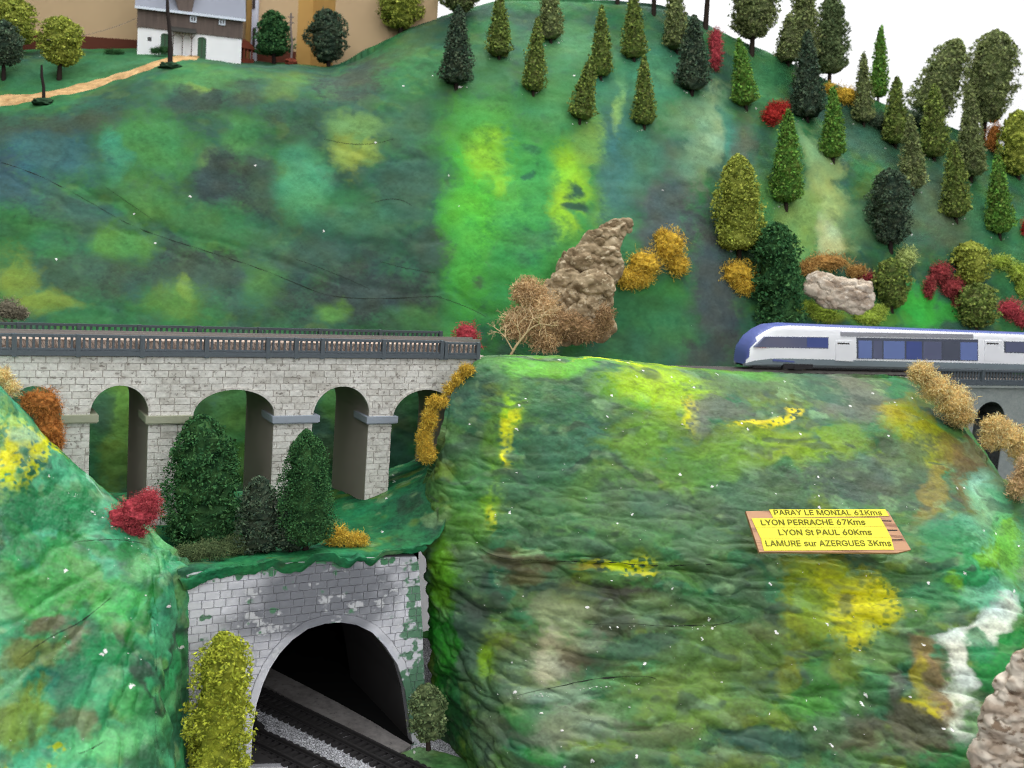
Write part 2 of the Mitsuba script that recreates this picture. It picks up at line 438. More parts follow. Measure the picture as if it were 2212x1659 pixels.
HILL_D = [
    (200, 150, 270, 40, -8, (66, 118, 78), .8), (150, 262, 160, 40, -8, (66, 80, 66), .8), (60, 300, 120, 40, 0, (62, 78, 70), .7), (420, 178, 110, 26, -10, (82, 130, 78), .7), (415, 192, 30, 10, 0, (120, 150, 70), .7),
    (410, 214, 75, 26, 5, (60, 76, 68), .85), (530, 205, 60, 26, 0, (62, 78, 66), .7), (620, 185, 60, 30, -20, (100, 130, 66), .5), (770, 165, 95, 36, -25, (66, 78, 68), .95), (880, 100, 70, 25, -30, (84, 112, 70), .6),
    (1150, 300, 330, 120, 0, (72, 128, 74), .7), (1150, 470, 180, 250, 0, (72, 152, 72), .85), (1000, 640, 40, 90, 0, (66, 140, 72), .7), (1130, 660, 90, 60, 0, (62, 138, 74), .8), (330, 315, 118, 78, 8, (76, 136, 76), .9), (515, 300, 55, 66, 0, (74, 130, 74), .85), (245, 330, 26, 60, -10, (74, 146, 112), .8), (450, 355, 25, 30, 0, (110, 140, 70), .5),
    (110, 335, 130, 50, 5, (64, 104, 104), .85), (30, 400, 90, 50, 10, (60, 84, 100), .8), (150, 430, 120, 36, 20, (62, 96, 88), .7), (470, 392, 62, 62, 0, (60, 72, 72), .9), (560, 410, 60, 70, 0, (66, 80, 74), .75), (230, 490, 250, 40, 18, (62, 92, 82), .8),
    (420, 480, 150, 26, 10, (70, 118, 74), .7), (330, 425, 80, 45, 10, (82, 132, 70), .7), (660, 400, 66, 76, 0, (84, 152, 108), .9), (640, 350, 40, 50, 0, (78, 140, 105), .6), (770, 285, 78, 50, 0, (112, 152, 90), .85), (752, 338, 34, 34, 20, (142, 164, 80), .7), (800, 330, 26, 20, 0, (150, 170, 80), .6),
    (870, 410, 86, 95, 0, (64, 98, 82), .9), (880, 270, 60, 60, 0, (70, 104, 84), .7), (760, 470, 100, 50, 0, (72, 120, 88), .75), (600, 520, 90, 40, 10, (66, 110, 76), .6), (450, 600, 210, 60, 8, (62, 78, 70), .85), (150, 590, 110, 60, 0, (66, 88, 74), .8),
    (250, 520, 66, 44, 0, (88, 142, 70), .85), (35, 600, 66, 50, 30, (124, 146, 66), .85), (90, 660, 80, 30, 0, (130, 150, 66), .75), (370, 640, 80, 44, 0, (96, 138, 66), .75), (405, 620, 20, 30, 0, (130, 160, 76), .6), (560, 610, 50, 60, 0, (80, 130, 70), .7),
    (800, 640, 140, 66, 0, (62, 72, 70), .9), (720, 676, 36, 26, 0, (96, 140, 66), .8), (900, 690, 60, 20, 0, (70, 120, 70), .6), (680, 560, 110, 44, 0, (66, 92, 80), .7), (930, 540, 50, 60, 0, (68, 90, 76), .8),
    (1030, 430, 76, 210, 0, (88, 178, 66), .95), (1055, 330, 48, 60, 15, (136, 190, 62), .9), (1040, 250, 90, 50, 0, (82, 150, 70), .8), (1010, 560, 40, 90, 0, (80, 170, 76), .8), (1100, 440, 40, 110, 0, (84, 164, 76), .85), (1080, 400, 24, 36, 0, (140, 196, 60), .6),
    (1235, 390, 44, 90, 0, (140, 192, 58), .9), (1175, 430, 48, 100, 0, (70, 148, 76), .85), (1225, 480, 28, 60, 0, (150, 196, 60), .7), (1150, 340, 26, 12, 20, (60, 120, 80), .8), (1142, 378, 16, 12, 0, (56, 104, 78), .8), (1245, 412, 13, 17, -20, (44, 80, 66), .95), (1256, 445, 24, 15, 0, (44, 80, 66), .95),
    (1230, 570, 60, 80, 0, (72, 142, 72), .85), (1110, 560, 60, 100, 0, (66, 150, 80), .8), (1160, 520, 60, 36, 0, (66, 118, 84), .7), (1275, 300, 40, 70, 0, (120, 162, 82), .75), (1300, 450, 24, 90, 0, (96, 140, 70), .7),
    (1335, 330, 44, 160, 0, (68, 112, 106), .9), (1440, 440, 70, 150, 5, (76, 86, 84), .9), (1385, 330, 50, 90, 0, (76, 124, 98), .8), (1350, 520, 40, 60, 0, (70, 130, 80), .7), (1340, 215, 13, 66, 6, (136, 178, 104), .9), (1405, 150, 110, 90, 0, (76, 136, 98), .8), (1290, 190, 40, 60, 0, (74, 130, 100), .7),
    (1200, 220, 90, 70, 0, (76, 136, 80), .8), (1230, 100, 120, 50, 0, (84, 138, 88), .75), (1060, 170, 80, 60, 0, (74, 124, 76), .7), (1530, 290, 44, 110, 8, (142, 172, 132), .9), (1490, 250, 60, 50, 0, (112, 150, 112), .75), (1500, 350, 60, 40, 0, (100, 136, 104), .7), (1575, 290, 22, 80, -8, (72, 128, 106), .9), (1610, 330, 30, 90, 0, (92, 104, 88), .7),
    (1640, 160, 60, 50, 30, (56, 112, 70), .8), (1790, 420, 46, 130, -6, (154, 176, 112), .95), (1725, 470, 60, 70, 0, (134, 166, 92), .85), (1755, 330, 30, 60, -30, (140, 172, 118), .8), (1790, 520, 24, 56, 0, (190, 202, 150), .9), (1720, 520, 40, 60, 0, (120, 160, 90), .7), (1640, 430, 40, 60, 0, (84, 130, 66), .7),
    (1545, 620, 66, 180, -5, (76, 84, 84), .95), (1470, 720, 60, 60, 0, (66, 112, 72), .8), (1400, 680, 90, 70, 0, (60, 116, 72), .85), (1410, 630, 90, 20, 10, (66, 128, 70), .8), (1380, 760, 100, 30, 0, (62, 104, 74), .8), (1350, 650, 36, 60, 0, (56, 108, 68), .8), (1620, 560, 40, 60, 0, (78, 112, 80), .7), (1530, 760, 60, 40, 0, (74, 84, 80), .9),
    (1990, 450, 100, 90, 0, (92, 112, 90), .8), (2070, 500, 60, 50, 0, (90, 106, 84), .7), (1875, 300, 70, 40, 0, (58, 92, 72), .8), (1850, 480, 50, 60, 0, (92, 126, 90), .7), (1985, 655, 60, 52, -20, (66, 168, 70), .95), (2050, 680, 36, 26, 0, (66, 156, 66), .8), (1780, 685, 60, 16, 0, (140, 158, 56), .8), (1900, 690, 60, 20, 0, (96, 150, 66), .7),
    (2130, 470, 50, 60, 0, (64, 120, 80), .8), (2190, 560, 40, 60, 0, (70, 126, 84), .7), (2000, 330, 60, 50, 0, (66, 104, 72), .7), (1900, 400, 50, 30, 0, (110, 140, 60), .6),
    (250, 900, 40, 80, 0, (110, 150, 62), .7), (240, 1000, 40, 60, 0, (100, 130, 56), .7), (500, 900, 80, 80, 0, (84, 130, 66), .7), (705, 880, 30, 50, 0, (90, 140, 66), .7), (560, 1000, 60, 60, 0, (100, 140, 60), .6), (210, 880, 30, 40, 0, (60, 90, 66), .7),
]
EMB_D = [
    (1330, 1310, 200, 70, 4, (74, 76, 60), .75), (1450, 1420, 200, 50, 0, (78, 92, 58), .6), (1150, 1440, 90, 110, 0, (104, 116, 92), .6), (2140, 1190, 80, 80, 0, (112, 178, 136), .8),
    (1000, 860, 55, 60, 20, (60, 100, 78), .9), (1180, 792, 150, 24, 0, (112, 178, 76), .9), (1060, 800, 60, 26, 0, (74, 116, 76), .7), (1320, 783, 70, 7, 5, (214, 224, 36), .9), (1140, 800, 30, 12, 0, (120, 180, 90), .7), (1115, 880, 26, 60, 8, (156, 196, 46), .9), (1100, 960, 18, 52, 8, (200, 208, 34), .9), (1097, 985, 10, 22, 0, (236, 232, 24), .9), (1120, 900, 12, 22, 0, (206, 214, 34), .8),
    (1060, 1090, 24, 60, 10, (120, 160, 46), .9), (1062, 1130, 12, 26, 5, (190, 196, 40), .7), (1065, 980, 30, 70, 0, (96, 140, 60), .8), (1190, 870, 90, 55, 10, (64, 112, 76), .9), (1130, 830, 60, 24, 0, (86, 128, 84), .7), (1400, 855, 130, 44, 10, (112, 164, 60), .85), (1440, 835, 110, 44, 10, (160, 196, 46), .95), (1490, 890, 20, 34, 0, (206, 210, 44), .85), (1440, 900, 40, 26, 0, (140, 172, 54), .6),
    (1250, 960, 150, 60, 0, (64, 108, 82), .9), (1170, 1060, 130, 90, 0, (66, 110, 72), .85), (1300, 1060, 90, 66, 0, (84, 124, 66), .7), (1380, 950, 90, 54, -10, (112, 150, 62), .8), (1560, 880, 80, 36, 0, (98, 110, 96), .9), (1510, 910, 34, 30, 0, (118, 124, 112), .6), (1665, 905, 78, 13, -18, (222, 212, 40), .9), (1630, 920, 40, 8, 0, (226, 214, 36), .6), (1700, 832, 210, 24, 2, (96, 128, 86), .85), (1600, 800, 90, 16, 2, (100, 160, 70), .7),
    (1850, 870, 90, 60, 10, (104, 112, 98), .9), (1780, 845, 60, 20, 20, (54, 92, 68), .8), (1880, 870, 40, 14, 0, (70, 82, 70), .8), (1935, 835, 34, 26, 0, (48, 118, 76), .8), (1700, 960, 170, 46, 8, (136, 162, 62), .85), (1560, 990, 120, 50, 0, (108, 148, 62), .85), (1480, 1020, 90, 50, 0, (92, 140, 66), .7), (1700, 1020, 40, 30, 0, (66, 122, 78), .8), (1830, 960, 50, 50, 0, (124, 150, 66), .7),
    (1600, 1070, 220, 46, 0, (78, 108, 78), .85), (1850, 1030, 120, 60, 0, (80, 96, 80), .9), (1700, 1130, 140, 36, 0, (80, 108, 76), .8), (1400, 1090, 120, 60, 0, (78, 104, 80), .8), (1330, 1150, 120, 40, 0, (74, 112, 68), .7), (1560, 1180, 120, 30, 0, (84, 112, 76), .7), (1240, 1160, 120, 30, 0, (66, 100, 70), .8),
    (1950, 900, 40, 40, 0, (148, 146, 50), .85), (2000, 960, 40, 60, -30, (150, 150, 48), .8), (2060, 980, 40, 36, -40, (120, 112, 58), .85), (2015, 1060, 30, 90, 15, (136, 124, 66), .85), (2090, 990, 50, 40, -40, (112, 100, 66), .8), (1960, 1000, 60, 60, 0, (86, 108, 78), .8), (2120, 1060, 60, 60, -50, (116, 100, 66), .8),
    (2130, 1080, 50, 62, 0, (128, 180, 144), .95), (2120, 1050, 20, 26, 0, (160, 200, 170), .7), (2175, 1180, 36, 70, -10, (120, 180, 70), .8), (2160, 1110, 26, 50, 0, (96, 170, 120), .7), (2050, 1180, 66, 46, 0, (60, 130, 84), .85), (2100, 1250, 80, 66, 0, (54, 136, 78), .9), (2060, 1250, 26, 34, 0, (130, 176, 60), .7), (2140, 1200, 26, 36, 0, (130, 186, 60), .7), (2020, 1290, 40, 40, 0, (60, 120, 76), .8), (2180, 1290, 40, 44, 0, (112, 170, 126), .8),
    (2160, 1420, 60, 110, 15, (42, 122, 60), .95), (2040, 1620, 60, 60, 0, (44, 108, 60), .8), (2150, 1290, 70, 50, 0, (124, 182, 142), .85), (2142, 1342, 84, 30, -28, (214, 222, 204), .97), (2085, 1378, 54, 34, -20, (214, 220, 204), .95), (2070, 1450, 27, 74, 8, (216, 222, 208), .95), (2050, 1535, 26, 58, -6, (204, 214, 196), .95), (2115, 1400, 30, 24, 0, (54, 128, 84), .8),
    (2000, 1450, 36, 90, -12, (136, 118, 82), .9), (1985, 1400, 30, 30, 0, (110, 100, 60), .8), (1993, 1510, 34, 22, 10, (196, 188, 48), .9), (1985, 1450, 20, 26, 0, (160, 150, 60), .7), (1975, 1570, 66, 60, 0, (92, 90, 70), .9), (1935, 1490, 30, 60, 0, (86, 86, 74), .7), (1885, 1480, 40, 60, 0, (66, 120, 78), .8),
    (1860, 1360, 30, 36, -30, (208, 200, 44), .9), (1810, 1275, 100, 70, 10, (168, 176, 52), .95), (1885, 1290, 50, 60, 0, (196, 194, 50), .95), (1850, 1330, 50, 50, 0, (200, 196, 50), .9), (1830, 1300, 20, 40, 0, (84, 100, 66), .7), (1740, 1310, 60, 100, 0, (118, 138, 56), .85), (1720, 1360, 30, 66, 0, (136, 140, 50), .6), (1330, 1216, 70, 14, 3, (196, 204, 44), .85), (1390, 1236, 40, 10, 0, (206, 204, 44), .6), (1260, 1222, 40, 8, 0, (150, 140, 60), .6),
    (1330, 1285, 110, 32, 6, (64, 68, 58), .95), (1130, 1215, 90, 18, 0, (96, 90, 66), .8), (1130, 1250, 60, 20, 0, (100, 96, 64), .8), (1000, 1370, 60, 100, 0, (66, 90, 72), .9), (1120, 1290, 40, 30, 0, (92, 116, 72), .7), (1200, 1330, 76, 40, 0, (138, 152, 116), .85), (1240, 1290, 60, 24, 0, (110, 126, 84), .7), (1185, 1400, 44, 50, 20, (166, 170, 146), .85), (1230, 1400, 40, 26, 0, (90, 82, 58), .8), (1200, 1480, 110, 40, -10, (138, 162, 136), .8), (1250, 1375, 60, 24, 0, (126, 132, 104), .7),
    (955, 1400, 30, 170, 2, (48, 118, 44), .95), (955, 1250, 34, 80, 0, (88, 138, 46), .9), (975, 1540, 34, 110, 0, (40, 92, 50), .9), (1020, 1130, 50, 60, 0, (76, 124, 56), .85), (1010, 1030, 50, 70, 0, (72, 122, 70), .8), (1050, 1430, 26, 34, 0, (118, 156, 44), .85), (1070, 1490, 60, 50, 0, (76, 104, 78), .8), (1060, 1600, 50, 50, 0, (100, 120, 96), .7), (1020, 1310, 26, 40, 0, (70, 84, 74), .8),
    (1250, 1560, 150, 70, 0, (126, 138, 114), .8), (1130, 1540, 60, 40, 0, (70, 130, 76), .7), (1190, 1620, 60, 26, 0, (60, 130, 66), .7), (1330, 1450, 100, 26, -8, (92, 140, 96), .8), (1400, 1440, 60, 30, 0, (74, 130, 84), .8), (1500, 1500, 180, 80, 0, (98, 124, 62), .85), (1450, 1310, 130, 36, 5, (88, 112, 66), .8), (1600, 1400, 160, 66, 0, (90, 118, 62), .85), (1660, 1340, 60, 40, 0, (100, 108, 66), .7), (1560, 1300, 110, 30, 10, (70, 108, 66), .8),
    (1420, 1580, 90, 50, 0, (96, 112, 80), .7), (1640, 1610, 120, 44, 0, (54, 88, 74), .85), (1560, 1640, 90, 40, 0, (104, 124, 70), .7), (1850, 1600, 90, 50, 0, (88, 90, 66), .85), (1760, 1500, 90, 60, 0, (78, 136, 62), .85), (1700, 1450, 30, 60, 0, (130, 140, 54), .6), (1780, 1590, 60, 40, 0, (70, 100, 64), .7), (1900, 1400, 60, 40, 0, (92, 132, 72), .7),
    (1380, 1390, 110, 20, 0, (60, 92, 68), .8), (1330, 1520, 60, 30, 0, (76, 122, 70), .7),
]
LEFT_D = [
    (14, 960, 36, 90, 0, (222, 220, 34), .95), (30, 1040, 26, 50, 0, (190, 206, 44), .8), (110, 1090, 100, 60, 35, (46, 124, 76), .9), (60, 1200, 90, 66, 0, (64, 148, 84), .8), (220, 1176, 110, 26, 0, (46, 122, 62), .85), (180, 1040, 60, 16, 42, (146, 196, 170), .9), (60, 930, 40, 20, 45, (150, 200, 176), .7), (30, 880, 40, 26, 40, (120, 180, 120), .7),
    (325, 1330, 36, 150, 0, (42, 112, 54), .95), (345, 1560, 36, 100, 0, (50, 100, 62), .8), (390, 1400, 26, 200, 0, (48, 70, 54), .9), (255, 1290, 60, 56, 0, (98, 182, 104), .85), (310, 1215, 40, 30, 0, (110, 180, 120), .8), (120, 1270, 120, 50, 0, (84, 158, 84), .8), (30, 1310, 60, 36, 0, (126, 178, 130), .75),
    (140, 1340, 60, 30, -30, (100, 96, 74), .9), (180, 1390, 30, 40, 0, (126, 122, 96), .85), (95, 1410, 60, 30, 0, (116, 126, 76), .8), (100, 1480, 44, 50, 0, (52, 124, 96), .85), (250, 1410, 56, 44, 0, (54, 140, 84), .85), (25, 1560, 60, 80, 0, (130, 152, 74), .85), (230, 1610, 130, 50, 0, (112, 190, 130), .85), (170, 1560, 50, 50, 0, (120, 126, 92), .8), (50, 1645, 44, 26, 0, (176, 188, 60), .8), (300, 1500, 60, 50, 0, (76, 160, 100), .8), (220, 1500, 60, 30, 0, (90, 170, 120), .7), (15, 1480, 40, 40, 0, (110, 170, 130), .7),
]


def bsdf_paint(fn, rough=.5, bump=.0007, spec=.45):
    def bf(p, n, uv):
        return fbm(p.x * 160, p.y * 160, p.z * 160, 3) + .4 * noise(p.x * 620, p.y * 620, p.z * 620)
    return dict(type='twosided', b=dict(type='bumpmap', t=proc(bf, 2e-4), scale=bump, b=dict(type='principled', base_color=proc(fn), roughness=rough, specular=spec)))


scene['hill_paint'] = bsdf_paint(paint_fn((66, 116, 74), (60, 90, 74), daub_list('hill', HILL_D, 1.05, .92), .04, .042, (70, 30, 22), .18, .6, (1.35, .42), .25), .75, .0005, .1)
scene['bank_paint'] = bsdf_paint(paint_fn((82, 120, 68), (74, 102, 72), daub_list('bank', EMB_D), .3, .026, (22, 40, 80), .6), .6, .0008, .18)
scene['slope_paint'] = bsdf_paint(paint_fn((86, 160, 120), (70, 144, 98), daub_list('slope', LEFT_D), .2, .026, (60, 60, 30), .5), .5, .0007, .25)
scene['ravine_paint'] = bsdf_paint(paint_fn((46, 96, 66), (54, 120, 78), [], .4), .7, .0008, .15)
struct('hill', hill_mesh, 'hill_paint', 'steep painted green hillside rising behind the viaduct')
struct('embankment', emb_mesh, 'bank_paint', 'wrinkled painted embankment below the railway line')
struct('slope', left_mesh, 'slope_paint', 'painted green slope left of the tunnel portal')
struct('ravine_ground', rav_mesh, 'ravine_paint', 'dark green ground of the ravine on top of the tunnel')

# ------------------------------------------------------------------ room wall and backdrop behind the layout
def diffuse(key, *c, rough=None, spec=.4):
    if rough is None:
        scene[key] = dict(type='twosided', b=dict(type='diffuse', reflectance=rgb(*c)))
    else:
        scene[key] = dict(type='twosided', b=dict(type='principled', base_color=rgb(*c), roughness=rough, specular=spec))


scene['wall_white'] = dict(type='twosided', b=dict(type='diffuse', reflectance=dict(type='rgb', value=.88)))
wv = np.array([[-4, 2.75, -1], [4, 2.75, -1], [4, 2.75, 3.5], [-4, 2.75, 3.5]])
struct('wall', (wv, np.array([[0, 1, 2, 3]])), 'wall_white', 'bright white wall of the room behind the layout', False)
diffuse('beige_board', 206, 178, 140)
diffuse('ochre_strip_fold_glow', 200, 160, 96)  # narrow strip is ochre itself; in the fold it paints bounced golden light
diffuse('pale_strip', 214, 214, 226)
diffuse('skirting_red', 104, 62, 50)
diffuse('dark_slot', 70, 60, 60)


def board(u0, Y0, u1, Y1, zlo, zhi, thick=.006, n=2):
    """A straight upright board between two pixel columns at given distances."""
    a, b = at(u0, 110, Y0), at(u1, 110, Y1)
    fr = Frame(a, math.degrees(math.atan2(b[1] - a[1], b[0] - a[0])))
    return MB().fbox(fr, 0, float(np.hypot(*(b - a)[:2])), 0, thick, zlo, zhi).mesh


zs = float(at(400, 96, 1.60)[2])
bd = thing('backdrop', 'beige backdrop board with red brown skirting standing behind the barn', 'backdrop')
part('board', board(-420, 1.60, 530, 1.60, .30, .95), 'beige_board', bd)
part('board', board(553, 1.602, 640, 1.64, .30, .95), 'beige_board', bd)
part('board', board(640, 1.64, 672, 1.655, .30, .95), 'ochre_strip_fold_glow', bd, label='backdrop board in the fold painted ochre for the golden bounced light')
part('board', board(672, 1.655, 720, 1.625, .30, .95), 'ochre_strip_fold_glow', bd)  # ochre here too paints the light bounced within the fold
part('board', board(720, 1.625, 938, 1.60, .30, .95), 'beige_board', bd)
part('strip', board(529, 1.596, 541, 1.596, .30, .95), 'ochre_strip_fold_glow', bd, label='narrow ochre strip')
part('strip', board(541, 1.590, 554, 1.590, .30, .95), 'pale_strip', bd, label='narrow pale upright strip')
for va, vb in ((-10, 18), (60, 104)):
    a, b = at(546, va, 1.587), at(550, vb, 1.587)
    part('slot', MB().fbox(Frame(a, 0), 0, .0032, 0, .004, b[2], a[2]).mesh, 'dark_slot', bd)
for u0, u1, Y in ((-420, 530, 1.592), (556, 640, 1.594)):
    part('skirting', board(u0, Y, u1, Y + (.034 if u0 > 0 else 0), .30, zs if u0 < 0 else float(at(600, 103, 1.6)[2])), 'skirting_red', bd)

# ------------------------------------------------------------------ path to the barn
def ribbon(name, pts, lift, seed, n=90, m=7, rag=3.0):
    pts = np.array(pts, float)
    t = np.linspace(0, 1, len(pts))
    q = PchipInterpolator(t, pts)(np.linspace(0, 1, n))
    rng = np.random.default_rng(seed)
    ed = gaussian_filter(rng.normal(0, 1, (2, n)), (0, 1.1)) * rag
    V = []
    for i in range(n):
        for j in range(m):
            f = j / (m - 1)
            v = q[i, 1] - q[i, 2] - ed[0, i] + (2 * q[i, 2] + ed[0, i] + ed[1, i]) * f
            V.append(hit(q[i, 0], v, name) + np.array([0, -.7, .7]) * (lift if 0 < j < m - 1 else -.0006))
    V = np.array(V).reshape(n, m, 3)
    V = np.stack([gaussian_filter(V[..., k], (.8, 0)) for k in range(3)], -1).reshape(-1, 3)
    i, j = np.meshgrid(np.arange(n - 1), np.arange(m - 1), indexing='ij')
    k = i * m + j
    return V, np.stack([k, k + 1, k + m + 1, k + m], -1).reshape(-1, 4)


def sand(p, n, uv):
    f = fbm(p.x * 90, p.y * 90, p.z * 90, 3) - .5
    return mix(CF(206, 172, 124), CF(176, 140, 96), smoothstep(-.25, .3, f)) * (1 + .5 * (noise(p.x * 400, p.y * 400, p.z * 400) - .5))


scene['crease_dirt_shade'] = dict(type='twosided', b=dict(type='diffuse', reflectance=rgb(48, 56, 46)))  # dark strip colour standing for dirt and shade in the creases
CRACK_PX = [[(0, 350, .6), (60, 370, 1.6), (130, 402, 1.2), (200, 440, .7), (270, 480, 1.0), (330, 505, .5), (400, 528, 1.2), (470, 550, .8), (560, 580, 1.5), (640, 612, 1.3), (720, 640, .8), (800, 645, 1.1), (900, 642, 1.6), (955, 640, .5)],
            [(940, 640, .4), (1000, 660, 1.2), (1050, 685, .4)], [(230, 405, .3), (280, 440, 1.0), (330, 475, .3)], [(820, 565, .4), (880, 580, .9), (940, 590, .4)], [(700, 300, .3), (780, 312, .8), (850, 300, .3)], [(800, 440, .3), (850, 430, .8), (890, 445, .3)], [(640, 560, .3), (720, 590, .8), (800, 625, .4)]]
scene['sand'] = dict(type='twosided', b=dict(type='diffuse', reflectance=proc(sand)))
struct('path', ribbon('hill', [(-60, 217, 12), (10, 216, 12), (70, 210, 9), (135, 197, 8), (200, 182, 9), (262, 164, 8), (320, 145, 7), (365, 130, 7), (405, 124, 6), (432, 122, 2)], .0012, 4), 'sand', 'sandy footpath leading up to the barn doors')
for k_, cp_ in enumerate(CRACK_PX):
    struct('crack', ribbon('hill', cp_, .0005, 60 + k_, 70, 3, .5), 'crease_dirt_shade', 'dark strip painting dirt and shade into a crease of the hillside')
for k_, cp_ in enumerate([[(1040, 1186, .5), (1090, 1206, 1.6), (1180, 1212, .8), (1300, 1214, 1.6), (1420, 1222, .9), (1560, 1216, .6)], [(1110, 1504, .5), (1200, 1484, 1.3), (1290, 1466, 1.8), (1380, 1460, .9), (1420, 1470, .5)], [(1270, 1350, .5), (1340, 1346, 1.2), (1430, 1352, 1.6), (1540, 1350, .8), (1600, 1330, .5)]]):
    struct('crack', ribbon('bank', cp_, .0005, 80 + k_, 70, 3, 1.2), 'crease_dirt_shade', 'dark strip painting dirt and shade along a fold of the embankment')
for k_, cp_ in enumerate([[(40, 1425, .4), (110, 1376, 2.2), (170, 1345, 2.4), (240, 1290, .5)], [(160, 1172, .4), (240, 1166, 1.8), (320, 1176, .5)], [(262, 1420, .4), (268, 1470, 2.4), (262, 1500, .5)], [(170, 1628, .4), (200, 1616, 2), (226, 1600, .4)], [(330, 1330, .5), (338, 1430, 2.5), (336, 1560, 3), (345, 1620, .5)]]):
    struct('crack', ribbon('slope', cp_, .0005, 100 + k_, 60, 3, .8), 'crease_dirt_shade', 'dark strip painting dirt and shade along a fold left of the portal')

# ------------------------------------------------------------------ viaduct
def stone_fn(hi, lo, dark, f0=60):
    def fn(p, n, uv):
        a = fbm(p.x * f0, p.y * f0, p.z * f0, 3)
        b = fbm(p.x * 260, p.y * 260, p.z * 260, 3)
        g = noise(p.x * 620, p.y * 620, p.z * 620)
        c = mix(CF(*hi), CF(*lo), smoothstep(.3, .7, .55 * a + .45 * b))
        return mix(c, CF(*dark), .8 * smoothstep(.60, .72, .6 * b + .4 * g)) * (.86 + .28 * g)
    return fn


def stone_bsdf(fn, rough=.7, bump=.0005, spec=.3):
    def bf(p, n, uv):
        return fbm(p.x * 300, p.y * 300, p.z * 300, 3)
    return dict(type='twosided', b=dict(type='bumpmap', t=proc(bf, 1.5e-4), scale=bump, b=dict(type='principled', base_color=proc(fn), roughness=rough, specular=spec)))


scene['ashlar'] = stone_bsdf(stone_fn((228, 225, 217), (204, 200, 191), (134, 126, 118)))
scene['ashlar_dark'] = stone_bsdf(stone_fn((218, 214, 205), (186, 181, 171), (116, 109, 101)))
diffuse('mortar', 182, 176, 167)
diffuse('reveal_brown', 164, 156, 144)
diffuse('fence_grey', 84, 92, 98, rough=.55)
diffuse('fence_dark', 62, 74, 76, rough=.6)
diffuse('impost_olive', 158, 160, 136, rough=.5)
diffuse('impost_grey', 150, 158, 168, rough=.5)

via = thing('viaduct', 'pale stone railway viaduct with round arches and a grey railing', 'viaduct')
Sv = VIA.px
S_END = float(Sv(1030, 780)[0])
z_deck = float(Sv(500, 771)[1])
s_lo, s_hi = float(Sv(-160, 800)[0]), S_END + .02
z_lo = .10


def arch(fr, ul, ur, vspring, vtop, zbot, dl=0, n=20):
    """Opening with vertical jambs and an elliptic head, from pixels."""
    sl, sr = fr.px(ul, vspring)[0], fr.px(ur, vspring)[0]
    zs_, zt = fr.px((ul + ur) / 2, vspring)[1], fr.px((ul + ur) / 2, vtop)[1]
    an = np.linspace(0, math.pi, n)
    pts = [((sl + sr) / 2 + (sr - sl) / 2 * math.cos(q), zs_ + (zt - zs_) * math.sin(q)) for q in an]
    return Polygon([(sr, zbot)] + pts + [(sl, zbot)])


ARCHES = [arch(VIA, 10, 134, 905, 833, z_lo), arch(VIA, 194, 320, 893, 832, z_lo), arch(VIA, 416, 591, 897, 841, z_lo), arch(VIA, 675, 796, 897, 834, z_lo), arch(VIA, 846, 985, 905, 841, z_lo)]
body = sbox(s_lo, z_lo, s_hi, z_deck)
for A in ARCHES:
    body = body.difference(A)
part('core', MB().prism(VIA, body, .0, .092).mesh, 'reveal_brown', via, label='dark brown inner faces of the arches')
rng = np.random.default_rng(5)
TH = .0011


def stones(fr, face, s0, s1, ztop, zbot, ch, cw, joint, mats, parent, th, limit, slope=0.0, tilt=.15, ring=None):
    rest, count = MB(), 0
    cells = []
    r = 0
    z = ztop
    while z > zbot:
        s = s0 - (cw * .5 if r % 2 else 0) + rng.uniform(-.1, .1) * cw
        while s < s1:
            wdt = cw * rng.uniform(.82, 1.2)
            cells.append((s, s + wdt, z - ch, z))
            s += wdt
        z -= ch
        r += 1
    done = []
    for a, b, lo, hi in cells:
        g = Polygon([(a, lo + slope * a), (b, lo + slope * b), (b, hi + slope * b), (a, hi + slope * a)]).buffer(-joint / 2, join_style=2).intersection(face)
        for q in getattr(g, 'geoms', [g]):
            if q.is_empty or q.geom_type != 'Polygon' or q.area < .12 * ch * cw:
                continue
            done.append(q.simplify(ch * .02))
    done.sort(key=lambda q: -q.area)
    for q in done:
        h = th * rng.uniform(.7, 1.25)
        m = MB()
        try:
            m.prism(fr, q, -h, .001, .95)
        except Exception:
            continue
        if count < limit:
            part('stone', m.mesh, mats[int(rng.random() * len(mats) * .999)], parent)
            count += 1
        else:
            rest.add(*m.mesh)
    if rest.n:
        part('stonework', rest.mesh, mats[0], parent, kind='stuff')


